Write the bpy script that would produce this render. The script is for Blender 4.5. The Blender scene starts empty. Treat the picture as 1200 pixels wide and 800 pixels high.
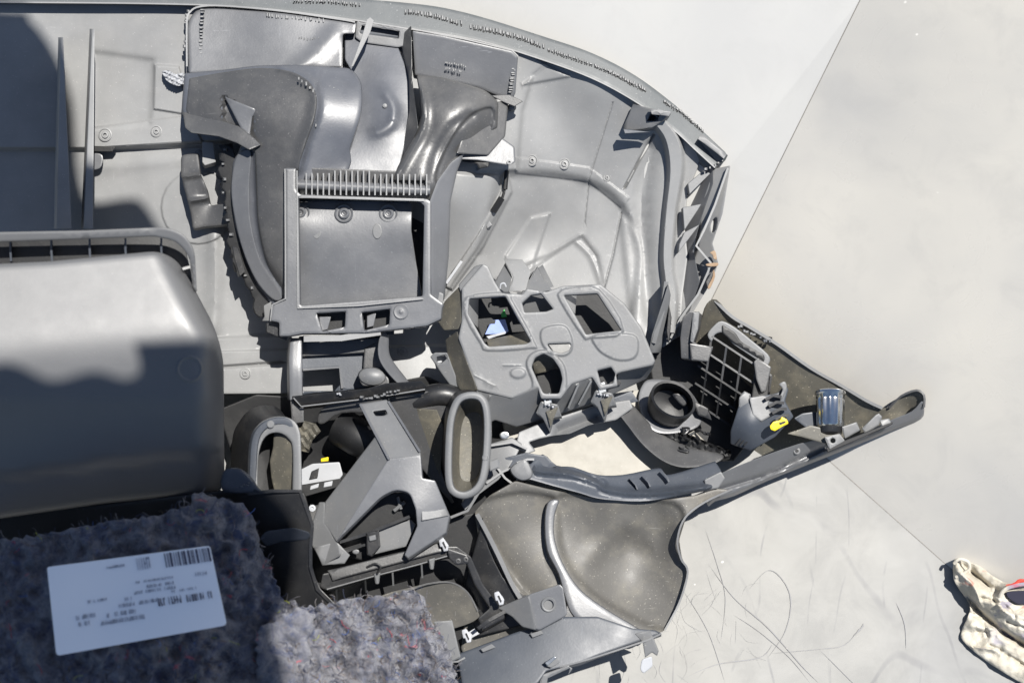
import bpy, bmesh, math, random
import numpy as np
from mathutils import Vector, Matrix
from mathutils.geometry import delaunay_2d_cdt
random.seed(7); np.random.seed(7)
R = math.radians
scene = bpy.context.scene
col = scene.collection
# ------------------------------------------------------------------ camera
PITCH = R(78)                       # looking steeply down
CAM = Vector((0, 0, 1.875))
AX = Vector((1, 0, 0)); AU = Vector((0, math.sin(PITCH), math.cos(PITCH))); AF = Vector((0, math.cos(PITCH), -math.sin(PITCH)))
cd = bpy.data.cameras.new('camera'); cam = bpy.data.objects.new('camera', cd); col.objects.link(cam)
cam.matrix_world = Matrix(((AX.x, AU.x, -AF.x, CAM.x), (AX.y, AU.y, -AF.y, CAM.y), (AX.z, AU.z, -AF.z, CAM.z), (0, 0, 0, 1)))
cd.sensor_width = 36; cd.lens = 50; cd.clip_start = .05; cd.clip_end = 200
cd.dof.use_dof = True; cd.dof.focus_distance = 1.80; cd.dof.aperture_fstop = 3.2
scene.camera = cam
# ------------------------------------------------------------------ light
LDIR = (AX*.25 + AU*.37 - AF*.89).normalized()        # towards the sun
w = bpy.data.worlds.new('World'); scene.world = w; w.use_nodes = True
nt = w.node_tree; bg = nt.nodes['Background']
sky = nt.nodes.new('ShaderNodeTexSky'); sky.sky_type = 'NISHITA'; sky.sun_disc = False
sky.sun_elevation = math.asin(LDIR.z); sky.sun_rotation = math.atan2(LDIR.x, LDIR.y)
sky.air_density = 1.0; sky.dust_density = .6
nt.links.new(sky.outputs[0], bg.inputs[0]); bg.inputs[1].default_value = .06
sd = bpy.data.lights.new('sun', 'SUN'); sd.energy = 4.6; sd.angle = R(.45); sd.color = (1, .965, .91)
so = bpy.data.objects.new('sun', sd); col.objects.link(so)
so.rotation_euler = LDIR.to_track_quat('Z', 'Y').to_euler(); so.location = CAM + LDIR*4
scene.view_settings.view_transform = 'Standard'; scene.view_settings.look = 'None'
scene.view_settings.exposure = 0.72; scene.view_settings.gamma = 1
scene.render.engine = 'CYCLES'; scene.render.resolution_x = 1024; scene.render.resolution_y = 682

# ------------------------------------------------------------------ drafting helpers
F = 1666.67; D0 = 1.75
def W(x, y, h=0.0):
    """drawing sheet (mm at working distance, height h in mm) -> world point"""
    d = D0 - h/1000.
    return CAM + AX*((x-600)/F*d) - AU*((y-400)/F*d) + AF*d
def link(o, parent=None):
    col.objects.link(o)
    if parent is not None:
        o.parent = parent; pl = parent.get('_o', (0, 0, 0))
    return o
ORG = {}
def org(o):
    v = Vector((0, 0, 0))
    while o is not None: v += o.location; o = o.parent
    return v
def finish(name, vs, fs, mat, parent=None, ang=38, bevel=0, kind=None):
    o0 = org(parent)
    c = Vector((0, 0, 0))
    for v in vs: c += v
    c /= len(vs)
    me = bpy.data.meshes.new(name)
    me.from_pydata([(v-c)[:] for v in vs], [], fs); me.validate()
    bm = bmesh.new(); bm.from_mesh(me)
    bmesh.ops.remove_doubles(bm, verts=bm.verts, dist=1e-6)
    bmesh.ops.recalc_face_normals(bm, faces=bm.faces)
    for f in bm.faces: f.smooth = True
    a = R(ang)
    for e in bm.edges:
        if len(e.link_faces) == 2:
            try: e.smooth = e.calc_face_angle() < a
            except ValueError: e.smooth = True
    bm.to_mesh(me); bm.free()
    me.materials.append(mat)
    o = bpy.data.objects.new(name, me); col.objects.link(o)
    if parent is not None: o.parent = parent
    o.location = c - o0
    if bevel:
        m = o.modifiers.new('bevel', 'BEVEL'); m.width = bevel/1000.; m.segments = 2; m.limit_method = 'ANGLE'; m.angle_limit = R(35)
    if kind: o['kind'] = kind
    return o
def dup(o, x, y, h, parent=None, rot=0, sc=1):
    c = o.copy(); col.objects.link(c)
    p = parent if parent is not None else o.parent
    c.parent = p; c.location = W(x, y, h) - org(p)
    if rot: c.rotation_euler = Matrix.Rotation(rot, 3, AF).to_euler()
    if sc != 1: c.scale = (sc, sc, sc)
    return c
def root(name, label, cat, loc, group=None):
    o = bpy.data.objects.new(name, None); col.objects.link(o); o.location = loc; o.empty_display_size = .05
    o['label'] = label; o['category'] = cat
    if group: o['group'] = group
    return o

A = lambda p: np.asarray(p, float)
def sm(pts, n=6, closed=False):
    """catmull-rom through points of any dimension"""
    p = A(pts); N = len(p); out = []
    rng = range(N) if closed else range(N-1)
    for i in rng:
        if closed: a, b, c, d = p[(i-1) % N], p[i], p[(i+1) % N], p[(i+2) % N]
        else: a, b, c, d = p[max(i-1, 0)], p[i], p[i+1], p[min(i+2, N-1)]
        for k in range(n):
            t = k/n
            out.append(.5*((2*b)+(-a+c)*t+(2*a-5*b+4*c-d)*t*t+(-a+3*b-3*c+d)*t**3))
    if not closed: out.append(p[-1])
    return [tuple(q) for q in out]
def rc(pts, r=3, n=4):
    """polygon with rounded corners"""
    p = [A(q[:2]) for q in pts]; N = len(p); out = []
    for i in range(N):
        rr = pts[i][2] if len(pts[i]) > 2 else r
        a, b, c = p[i-1], p[i], p[(i+1) % N]
        u = a-b; v = c-b; lu, lv = np.linalg.norm(u), np.linalg.norm(v)
        k = min(rr, lu*.45, lv*.45)
        if k < .4: out.append(tuple(b)); continue
        s, e = b+u/lu*k, b+v/lv*k
        for j in range(n+1):
            t = j/n; out.append(tuple((1-t)**2*s+2*t*(1-t)*b+t*t*e))
    return out
def circ(cx, cy, rx, ry=None, n=24, rot=0):
    ry = rx if ry is None else ry
    return [(cx+rx*math.cos(a)*math.cos(rot)-ry*math.sin(a)*math.sin(rot), cy+rx*math.cos(a)*math.sin(rot)+ry*math.sin(a)*math.cos(rot)) for a in [2*math.pi*i/n for i in range(n)]]
def dens(poly, s, closed=True):
    p = A(poly)[:, :2]; N = len(p); out = []
    for i in range(N if closed else N-1):
        a, b = p[i], p[(i+1) % N]; L = np.linalg.norm(b-a); k = max(1, int(math.ceil(L/s)))
        for j in range(k): out.append(a+(b-a)*j/k)
    if not closed: out.append(p[-1])
    return np.array(out)
def area(p):
    p = A(p); x, y = p[:, 0], p[:, 1]
    return .5*np.sum(x*np.roll(y, -1)-np.roll(x, -1)*y)
def inpoly(P, poly):
    x, y = P[:, 0], P[:, 1]; q = A(poly); c = np.zeros(len(P), bool); j = len(q)-1
    for i in range(len(q)):
        xi, yi, xj, yj = q[i, 0], q[i, 1], q[j, 0], q[j, 1]
        if yi != yj: c ^= ((yi > y) != (yj > y)) & (x < (xj-xi)*(y-yi)/(yj-yi)+xi)
        j = i
    return c
def segd(P, poly, closed=True):
    q = A(poly)[:, :2]; d = np.full(len(P), 1e9)
    n = len(q) if closed else len(q)-1
    for i in range(n):
        a, b = q[i], q[(i+1) % len(q)]; v = b-a; L = v@v
        if L < 1e-9: continue
        t = np.clip(((P-a)@v)/L, 0, 1)
        d = np.minimum(d, np.hypot(*(P-a-t[:, None]*v).T))
    return d
def offs(poly, r):
    """move every vertex inwards by r"""
    p = A(poly); s = 1 if area(p) > 0 else -1
    t = np.roll(p, -1, 0)-np.roll(p, 1, 0); t /= np.maximum(np.linalg.norm(t, axis=1), 1e-6)[:, None]
    n = np.stack([-t[:, 1], t[:, 0]], 1)*s
    return p+n*r
def sst(t): t = np.clip(t, 0, 1); return t*t*(3-2*t)
class Hf:
    """height field: base + closed regions + ridges"""
    def __init__(s, base=0.0):
        s.f = []; s.base = base
        if isinstance(base, list):
            p = A(base); s.c = p[:, :2]; n = len(p)
            def U(r): return r*r*np.log(np.maximum(r, 1e-6))
            K = U(np.linalg.norm(s.c[:, None]-s.c[None], axis=2)/100); Pm = np.c_[np.ones(n), s.c/100]
            M = np.zeros((n+3, n+3)); M[:n, :n] = K+np.eye(n)*1e-4; M[:n, n:] = Pm; M[n:, :n] = Pm.T
            s.w = np.linalg.lstsq(M, np.r_[p[:, 2], 0, 0, 0], rcond=None)[0]; s.U = U
    def region(s, poly, dh, soft=2): s.f.append(('r', A(poly)[:, :2], dh, soft)); return s
    def ridge(s, poly, w, dh): s.f.append(('l', A(poly)[:, :2], dh, w)); return s
    def disc(s, x, y, r, dh, soft=1.5, ry=None): return s.region(circ(x, y, r, ry), dh, soft)
    def fn(s, f): s.f.append(('f', None, f, 0)); return s
    def __call__(s, P):
        P = A(P); P = P.reshape(-1, P.shape[-1])[:, :2]
        if isinstance(s.base, list):
            n = len(s.c); h = s.U(np.linalg.norm(P[:, None]-s.c[None], axis=2)/100)@s.w[:n]+s.w[n]+P/100@s.w[n+1:]
        elif callable(s.base): h = s.base(P)
        else: h = np.full(len(P), float(s.base))
        for k, q, dh, so_ in s.f:
            if k == 'r':
                d = segd(P, q); d = np.where(inpoly(P, q), d, -d); h = h+dh*sst((d+so_)/(2*so_))
            elif k == 'l':
                d = segd(P, q, False); h = h+dh*np.exp(-(d/so_)**2*1.2)
            else: h = h+dh(P)
        return h
    def pts(s):
        out = []
        for k, q, dh, so_ in s.f:
            if k == 'f': continue
            cl = k == 'r'
            p = dens(q, max(2.0, so_*1.0), cl)
            t = np.roll(p, -1, 0)-np.roll(p, 1, 0)
            if not cl: t[0] = p[1]-p[0]; t[-1] = p[-1]-p[-2]
            t /= np.maximum(np.linalg.norm(t, axis=1), 1e-6)[:, None]; n = np.stack([-t[:, 1], t[:, 0]], 1)
            for o in ((-2.0, -1.15, -.5, 0, .5, 1.15, 2.0) if cl else (-2.4, -1.7, -1.0, -.5, 0, .5, 1.0, 1.7, 2.4)): out.append(p+n*o*so_)
        return np.concatenate(out) if out else np.zeros((0, 2))
def plane(a, b, c):
    M = np.array([[a[0], a[1], 1], [b[0], b[1], 1], [c[0], c[1], 1]], float); k = np.linalg.solve(M, A([a[2], b[2], c[2]]))
    return lambda P: P[:, 0]*k[0]+P[:, 1]*k[1]+k[2]
def relief(name, outline, mat, parent, h=0.0, thick=3.0, holes=(), step=None, rnd=1.2, side=(0, 0), es=None, ang=38, kind=None, noise=None):
    """a moulded panel: outline (with holes) carrying a height field, with real thickness and rounded edges"""
    hf = h if isinstance(h, Hf) else Hf(h)
    big = step is not None
    es = es or (min(step, 4) if big else 12)
    loops = [dens(outline, es)]+[dens(q, es if big else 8) for q in holes]
    for i, l in enumerate(loops):
        a = area(l)
        if (i == 0) == (a < 0): loops[i] = l[::-1]
    P = []; E = []; tag = []
    for i, l in enumerate(loops):
        b = len(P); n = len(l)
        P += [tuple(q) for q in l]; E += [(b+j, b+(j+1) % n) for j in range(n)]
    nb = len(P)
    if rnd:
        for i, l in enumerate(loops):
            s = 1 if i == 0 else -1
            for r in (rnd*.3, rnd, rnd*1.9):
                q = offs(l, r*s); 
                ok = inpoly(q, loops[0])
                for k in loops[1:]: ok &= ~inpoly(q, k)
                dd = np.full(len(q), 1e9)
                for k in loops: dd = np.minimum(dd, segd(q, k))
                ok &= dd > r*.8
                P += [tuple(v) for v in q[ok]]
    extra = [hf.pts()]
    L0 = loops[0]; mn, mx = L0.min(0), L0.max(0)
    if big:
        gx, gy = np.meshgrid(np.arange(mn[0], mx[0], step), np.arange(mn[1], mx[1], step*.87))
        gx = gx+((np.arange(gx.shape[0]) % 2)*step*.5)[:, None]
        extra.append(np.stack([gx.ravel(), gy.ravel()], 1))
    ex = np.concatenate(extra)
    if len(ex):
        ok = inpoly(ex, L0)
        for k in loops[1:]: ok &= ~inpoly(ex, k)
        ex = ex[ok]
        if len(ex):
            dd = np.full(len(ex), 1e9)
            for k in loops: dd = np.minimum(dd, segd(ex, k))
            ex = ex[dd > max(rnd*2.2, .8)]
            key = np.round(ex/.9).astype(int); _, ui = np.unique(key, axis=0, return_index=True); ex = ex[ui]
            P += [tuple(v) for v in ex]
    vo, eo, fo, ov, oe, of = delaunay_2d_cdt([Vector(p) for p in P], E, [], 0, 1e-4)
    V = np.array([v[:] for v in vo]); T = np.array([f for f in fo if len(f) == 3])
    c = V[T].mean(1); ok = inpoly(c, L0)
    for k in loops[1:]: ok &= ~inpoly(c, k)
    T = T[ok]
    H = hf(V)
    if rnd:
        dd = np.full(len(V), 1e9)
        for k in loops: dd = np.minimum(dd, segd(V, k))
        t = 1-np.clip(dd/rnd, 0, 1); H = H-rnd*(1-np.sqrt(np.maximum(0, 1-t*t)))*.9
    if noise is not None: H = H+noise(V)
    n = len(V)
    th = thick(V) if callable(thick) else np.full(n, float(thick))
    vs = [W(V[i, 0], V[i, 1], H[i]) for i in range(n)]+[W(V[i, 0]+side[0], V[i, 1]+side[1], H[i]-th[i]) for i in range(n)]
    fs = [tuple(int(q) for q in t) for t in T]
    cnt = {}
    for a, b, c_ in fs:
        for e in ((a, b), (b, c_), (c_, a)): cnt[e] = 1
    side_f = [(a, b, b+n, a+n) for (a, b) in cnt if (b, a) not in cnt]
    fs += [(b+n, a+n, c_+n)[::1] for a, b, c_ in fs]+side_f
    used = sorted({i for f in fs for i in f}); mp = {u: i for i, u in enumerate(used)}
    return finish(name, [vs[u] for u in used], [tuple(mp[i] for i in f) for f in fs], mat, parent, ang, kind=kind)
def fin(name, pts, w, mat, parent, thick=12, bevel=0, kind=None):
    """thin upright wall along a path of (x, y, h)"""
    p = A(pts); t = np.gradient(p[:, :2], axis=0); t /= np.maximum(np.linalg.norm(t, axis=1), 1e-6)[:, None]
    n = np.stack([-t[:, 1], t[:, 0]], 1)*w/2; vs = []; fs = []
    for i in range(len(p)):
        for s, dz in ((-1, 0), (1, 0), (1, -thick), (-1, -thick)): vs.append(W(p[i, 0]+n[i, 0]*s, p[i, 1]+n[i, 1]*s, p[i, 2]+dz))
    for i in range(len(p)-1):
        for k in range(4): a = i*4+k; b = i*4+(k+1) % 4; fs.append((a, b, b+4, a+4))
    fs += [(0, 1, 2, 3), tuple(len(vs)-4+k for k in (3, 2, 1, 0))]
    return finish(name, vs, fs, mat, parent, bevel=bevel, kind=kind)
def tube(name, pts, r, mat, parent, seg=8, taper=None, kind=None):
    p = [W(*q) for q in pts]; n = len(p); vs = []; fs = []; up = Vector((.3, .2, .9))
    for i in range(n):
        t = (p[min(i+1, n-1)]-p[max(i-1, 0)]).normalized(); a = t.cross(up).normalized(); b = t.cross(a)
        rr = (r if taper is None else r*(1+(taper-1)*i/(n-1)))/1000
        for k in range(seg): g = 2*math.pi*k/seg; vs.append(p[i]+a*math.cos(g)*rr+b*math.sin(g)*rr)
    for i in range(n-1):
        for k in range(seg): a = i*seg+k; b = i*seg+(k+1) % seg; fs.append((a, b, b+seg, a+seg))
    fs += [tuple(range(seg))[::-1], tuple((n-1)*seg+k for k in range(seg))]
    return finish(name, vs, fs, mat, parent, kind=kind)
def loft(name, rings, mat, parent, cap0=True, cap1=True, ang=38, bevel=0, loop=False):
    n = len(rings[0]); vs = [W(*q) for r in rings for q in r]; fs = []
    m = len(rings)
    for i in range(m if loop else m-1):
        for k in range(n): a = i*n+k; b = i*n+(k+1) % n; j = ((i+1) % m-i)*n; fs.append((a, b, b+j, a+j))
    if not loop:
        if cap0: fs.append(tuple(range(n))[::-1])
        if cap1: fs.append(tuple((m-1)*n+k for k in range(n)))
    return finish(name, vs, fs, mat, parent, ang, bevel=bevel)
def solid(name, vs, fs, mat, parent, bevel=.8): return finish(name, [W(*v) for v in vs], fs, mat, parent, bevel=bevel)
def block(name, quad, h, thick, mat, parent, side=(0, 0), bevel=.8):
    """prism from a sheet polygon; h one number or one per corner"""
    n = len(quad); hs = h if isinstance(h, (list, tuple)) else [h]*n
    vs = [(q[0], q[1], hs[i]) for i, q in enumerate(quad)]+[(q[0]+side[0], q[1]+side[1], hs[i]-thick) for i, q in enumerate(quad)]
    fs = [tuple(range(n)), tuple(range(n, 2*n))[::-1]]+[(i, (i+1) % n, (i+1) % n+n, i+n) for i in range(n)]
    return solid(name, vs, fs, mat, parent, bevel)
def ringat(x, y, h, r, prof, name, mat, parent, n=20):
    """small lathe about the viewing normal: prof of (radius mm, height mm)"""
    return loft(name, [[(x+a*math.cos(2*math.pi*k/n), y+a*math.sin(2*math.pi*k/n), h+b) for k in range(n)] for a, b in prof], mat, parent, True, True, ang=30)

# ------------------------------------------------------------------ materials
def nmix(nt, a, b, fac):
    m = nt.nodes.new('ShaderNodeMix'); m.data_type = 'RGBA'
    for s, v in ((m.inputs[6], a), (m.inputs[7], b), (m.inputs[0], fac)):
        if hasattr(v, 'links'): nt.links.new(v, s)
        elif isinstance(v, tuple): s.default_value = (*v, 1)
        else: s.default_value = v
    return m.outputs[2]
def ramp(nt, src, a, b, va=0., vb=1.):
    m = nt.nodes.new('ShaderNodeMapRange'); nt.links.new(src, m.inputs[0])
    m.inputs[1].default_value = a; m.inputs[2].default_value = b; m.inputs[3].default_value = va; m.inputs[4].default_value = vb
    return m.outputs[0]
def noise(nt, co, sc, det=4, rough=.6, dist=0, scale=None):
    n = nt.nodes.new('ShaderNodeTexNoise'); n.inputs['Scale'].default_value = sc; n.inputs['Detail'].default_value = det
    n.inputs['Roughness'].default_value = rough; n.inputs['Distortion'].default_value = dist
    if scale:
        m = nt.nodes.new('ShaderNodeMapping'); m.inputs['Scale'].default_value = scale[:3]
        if len(scale) > 3: m.inputs['Rotation'].default_value = (0, 0, scale[3])
        nt.links.new(co, m.inputs[0]); co = m.outputs[0]
    nt.links.new(co, n.inputs['Vector']); return n.outputs[0]
def plastic(name, c, rough=.4, dust=(.35, .31, .24), amt=.25, spec=.5, grain=.12, scratch=.3, coat=0, metal=0, var=1.0):
    m = bpy.data.materials.new(name); m.use_nodes = True; t = m.node_tree; b = t.nodes['Principled BSDF']
    g = t.nodes.new('ShaderNodeNewGeometry'); co = g.outputs['Position']
    big = noise(t, co, 7, 5, .6); fine = noise(t, co, 420, 2, .5); spk = noise(t, co, 480, 1, .5); med = noise(t, co, 38, 5, .65)
    c0 = nmix(t, tuple(v*(1-.14*var) for v in c), tuple(min(1, v*(1+.13*var)) for v in c), ramp(t, big, .35, .65))
    c1 = nmix(t, c0, dust, ramp(t, med, .48, .78, 0, amt))
    c2 = nmix(t, c1, tuple(min(.75, v*1.6+.12) for v in dust), ramp(t, spk, .70, .78, 0, min(1, amt*1.3)))
    sc = noise(t, co, 18, 3, .7, 1.2, (1, 9, 1, .6))
    sc2 = noise(t, co, 24, 3, .7, 1.0, (8, 1, 1, .25))
    s_ = ramp(t, sc, .70, .73, 0, scratch); s2 = ramp(t, sc2, .70, .73, 0, scratch)
    c3 = nmix(t, c2, tuple(min(.7, v*1.9+.05) for v in c), s_); c3 = nmix(t, c3, tuple(min(.7, v*1.9+.05) for v in c), s2)
    t.links.new(c3, b.inputs['Base Color'])
    t.links.new(ramp(t, med, .3, .7, max(.03, rough-.05*var), rough+.07*var), b.inputs['Roughness'])
    b.inputs['Specular IOR Level'].default_value = spec; b.inputs['Metallic'].default_value = metal
    b.inputs['Coat Weight'].default_value = coat; b.inputs['Coat Roughness'].default_value = .25
    bp = t.nodes.new('ShaderNodeBump'); bp.inputs['Strength'].default_value = grain; bp.inputs['Distance'].default_value = .0006
    t.links.new(fine, bp.inputs['Height'])
    b2 = t.nodes.new('ShaderNodeBump'); b2.inputs['Strength'].default_value = .05*var; b2.inputs['Distance'].default_value = .004
    t.links.new(med, b2.inputs['Height']); t.links.new(bp.outputs[0], b2.inputs['Normal']); t.links.new(b2.outputs[0], b.inputs['Normal'])
    return m
M = {}
M['shell'] = plastic('pale_grey_plastic', (.222, .224, .224), .48, (.30, .29, .28), .18, scratch=.12)
M['rim'] = plastic('rim_plastic', (.085, .093, .097), .5, (.25, .25, .24), .2)
M['duct'] = plastic('duct_plastic', (.055, .055, .056), .42, (.15, .145, .135), .22, spec=.8, grain=.2, scratch=.3)
M['ductblue'] = plastic('duct_plastic_smooth', (.102, .105, .112), .40, (.16, .165, .17), .16, spec=.8, scratch=.35)
M['deflect'] = plastic('deflector_plastic', (.075, .080, .093), .42, (.13, .14, .155), .12, spec=.8, scratch=.2)
M['mid'] = plastic('mid_grey_plastic', (.125, .128, .132), .48, (.21, .20, .18), .2, spec=.6, scratch=.25)
M['black'] = plastic('black_plastic', (.014, .0145, .016), .40, (.12, .11, .095), .18)
M['jet'] = plastic('jet_plastic', (.006, .0062, .007), .5, (.035, .035, .03), .1)
M['navy'] = plastic('dark_blue_grey_plastic', (.045, .052, .065), .45, (.10, .11, .12), .15)
M['box'] = plastic('bin_plastic', (.085, .086, .088), .54, (.12, .12, .12), .10, coat=.25, scratch=.12, spec=1.0, grain=.05, var=.45)
M['tan'] = plastic('dusty_plastic', (.10, .095, .08), .5, (.23, .205, .15), .6, grain=.25, scratch=.25)
M['dish'] = plastic('speaker_pocket_plastic', (.10, .096, .088), .52, (.20, .185, .15), .5, grain=.2, scratch=.5)
M['chrome'] = plastic('chrome', (.66, .66, .65), .2, (.8, .8, .8), 0, grain=0, scratch=0, metal=1)
M['white'] = plastic('white_nylon', (.36, .37, .39), .5, (.3, .28, .25), .1, scratch=0)
M['yellow'] = plastic('yellow_nylon', (.80, .60, .01), .4, (.5, .4, .1), .1, scratch=0)
M['metal'] = plastic('zinc_steel', (.55, .56, .55), .3, (.5, .48, .42), .3, metal=1)
def sheet_mat(name, c, c2, rough, scr):
    m = bpy.data.materials.new(name); m.use_nodes = True; t = m.node_tree; b = t.nodes['Principled BSDF']
    g = t.nodes.new('ShaderNodeNewGeometry'); co = g.outputs['Position']
    big = noise(t, co, 2.6, 4, .55, .4); med = noise(t, co, 14, 5, .7, .6); fn = noise(t, co, 160, 3, .6)
    cc = nmix(t, c, c2, ramp(t, big, .36, .64)); cc = nmix(t, cc, tuple(v*.82 for v in c2), ramp(t, med, .5, .8, 0, .35))
    if scr:
        for k, (s, rot, ang) in enumerate(((3.2, .3, 0), (4.5, 1.2, .9), (6.0, 2.2, 2.0))):
            wv = t.nodes.new('ShaderNodeTexWave'); wv.wave_type = 'RINGS'; wv.inputs['Scale'].default_value = s
            wv.inputs['Distortion'].default_value = 9; wv.inputs['Detail'].default_value = 3; wv.inputs['Detail Scale'].default_value = .9; wv.inputs['Detail Roughness'].default_value=.45
            mp = t.nodes.new('ShaderNodeMapping'); mp.inputs['Location'].default_value = (k*.37, -k*.2, 0); mp.inputs['Rotation'].default_value = (0, 0, ang)
            mp.inputs['Scale'].default_value = (1, .35, 1)
            t.links.new(co, mp.inputs[0]); t.links.new(mp.outputs[0], wv.inputs[0])
            line = ramp(t, wv.outputs['Fac'], .992, .9995)
            msk = ramp(t, noise(t, co, 7+k*3, 3, .6), .50, .64, 0, scr)
            mu = t.nodes.new('ShaderNodeMath'); mu.operation = 'MULTIPLY'; t.links.new(line, mu.inputs[0]); t.links.new(msk, mu.inputs[1])
            cc = nmix(t, cc, (.16, .16, .165), mu.outputs[0])
    spk = noise(t, co, 60, 1, .5); cc = nmix(t, cc, (.95, .93, .88), ramp(t, spk, .80, .83, 0, .5))
    t.links.new(cc, b.inputs['Base Color']); t.links.new(ramp(t, med, .3, .7, rough-.06, rough+.1), b.inputs['Roughness'])
    b.inputs['Specular IOR Level'].default_value = .25 if scr else .45
    bp = t.nodes.new('ShaderNodeBump'); bp.inputs['Strength'].default_value = .05; bp.inputs['Distance'].default_value = .004
    t.links.new(med, bp.inputs['Height'])
    b3 = t.nodes.new('ShaderNodeBump'); b3.inputs['Strength'].default_value = .55; b3.inputs['Distance'].default_value = .05
    t.links.new(noise(t, co, 1.9, 1, .4, .3), b3.inputs['Height']); t.links.new(b3.outputs[0], bp.inputs['Normal'])
    t.links.new(bp.outputs[0], b.inputs['Normal'])
    return m
M['floor'] = sheet_mat('painted_floor_sheet', (.285, .28, .262), (.235, .235, .23), .55, .6)
M['wallL'] = sheet_mat('white_painted_sheet', (.47, .465, .445), (.435, .432, .42), .4, 0)
M['wallR'] = sheet_mat('cream_painted_sheet', (.50, .48, .435), (.385, .378, .362), .30, 0)

# ------------------------------------------------------------------ the setting: floor and two sheet walls that meet in a corner
def dep(x, y, d): return W(x, y, (D0-d)*1000)
def fl(x, y):                                         # the sheet point where a sight line meets the floor
    r = (W(x, y, 0)-CAM); return CAM+r*(CAM.z/-r.z)
C_ = fl(811, 397); A_ = dep(1008, 0, 1.73); B_ = fl(1200, 742)
D_ = dep(200, -100, 1.90)
def sheet(name, p, mat, thick=.004, n=1):
    vs = list(p); nrm = (vs[1]-vs[0]).cross(vs[2]-vs[0]).normalized()
    if nrm.dot(CAM-vs[0]) < 0: nrm = -nrm
    k = len(vs); vs = vs+[v-nrm*thick for v in vs]
    fs = [tuple(range(k)), tuple(range(k, 2*k))[::-1]]+[(i, (i+1) % k, (i+1) % k+k, i+k) for i in range(k)]
    o = finish(name, vs, fs, mat); o['kind'] = 'structure'; return o
e1 = (A_-C_); e2 = (B_-C_)
nL = e1.cross(D_-C_); g = nL.cross(Vector((0, 0, 1))).normalized()
if g.x > 0: g = -g                                    # the joint between the floor and the back wall
sheet('floor', [C_+g*4-e2.normalized()*0, Vector((-4, -4, 0)), Vector((4, -4, 0)), C_+e2*8, C_], M['floor'])
sheet('right_wall', [C_, C_+e2*8, C_+e2*8+e1*5, C_+e1*5], M['wallR'])
nLn = nL.normalized()
if nLn.dot(CAM-C_) < 0: nLn = -nLn
def onpl(x, y, n0, p0):
    r = W(x, y, 0)-CAM; return CAM+r*((p0-CAM).dot(n0)/r.dot(n0))
Q_ = onpl(790, 275, nLn, C_)+nLn*.022
e4 = Q_-A_                                            # a shallow crease in the back wall sheet, running down from the top
sheet('back_wall', [C_, A_, Q_], M['wallL'])
bk_ = (D_-Q_)
sheet('back_wall', [Q_, A_, A_-e4*2.5, A_-e4*2.5+bk_*5, Q_+bk_*3+(C_-A_)*.6, Q_+(C_-A_)*.25], M['wallL'])
seam_m = plastic('joint_sealant', (.20, .19, .175), .7)
for p, q in ((C_, C_+e1*3), (C_, C_+e2*4)):
    d_ = (q-p).normalized(); u_ = d_.cross((CAM-p).normalized()).normalized(); v_ = d_.cross(u_); vs = []
    for P_ in (p, q):
        for k in range(6): vs.append(P_+(u_*math.cos(k*math.pi/3)+v_*math.sin(k*math.pi/3))*.0007)
    o = finish('wall_joint', vs, [(k, (k+1) % 6, (k+1) % 6+6, k+6) for k in range(6)]+[tuple(range(6)), tuple(range(6, 12))], seam_m); o['kind'] = 'structure'
# fine scratches and scuff arcs worn into the floor
def flp(x, y): r = W(x, y, 0)-CAM; return CAM+r*((CAM.z-.0012)/-r.z)
rs0 = random.Random(11); vs = []; fs = []
def scratch(pts, w0):
    q = [flp(*p) for p in sm(pts, 6)]; n = len(q)
    for i in range(n):
        t_ = (q[min(i+1, n-1)]-q[max(i-1, 0)]).normalized(); s_ = Vector((-t_.y, t_.x, 0))*w0*.0005*math.sin(math.pi*(i+.3)/(n-.4))*rs0.uniform(.6, 1.2); vs.append(q[i]+s_); vs.append(q[i]-s_)
        if i: k = len(vs); fs.append((k-4, k-3, k-1, k-2))
for p, w0 in (([(826, 618), (840, 660), (850, 700), (845, 750)], .8), ([(830, 660), (860, 700), (900, 735), (940, 780), (960, 800)], 1.5), ([(860, 720), (890, 740), (925, 770), (950, 800)], .9), ([(878, 690), (900, 668), (918, 680), (927, 705), (920, 740), (900, 770)], 1.5), ([(800, 795), (840, 778), (890, 770), (905, 755)], 1.6),
              ([(905, 765), (960, 760), (990, 755), (1008, 735)], 1.2), ([(1000, 745), (1010, 735), (1012, 730)], 3), ([(1050, 705), (1060, 730), (1062, 760)], 1.2), ([(800, 690), (830, 740), (850, 800)], .7), ([(960, 760), (990, 790), (1010, 810)], .6),
              ([(1085, 622), (1100, 616), (1116, 613)], 0)):
    if w0: scratch(p, w0)
for i in range(70):
    x, y = rs0.uniform(690, 880), rs0.uniform(690, 800); a = rs0.choice([-1, 1])*rs0.uniform(.5, 1.9); L = rs0.uniform(10, 45); cv = rs0.uniform(-.5, .5)
    scratch([(x, y), (x+L*.5*math.cos(a), y+L*.5*math.sin(a)), (x+L*math.cos(a+cv), y+L*math.sin(a+cv))], rs0.uniform(.14, .38))
o = finish('scratches', vs, fs, plastic('scuff_mark', (.195, .195, .20), .6, scratch=0)); o['kind'] = 'structure'
# ================================================================== the dashboard
dash = root('car_dashboard', 'grey moulded car dashboard lying face down on the floor, seen from its open back', 'dashboard', (0, .2, 0))
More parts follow.
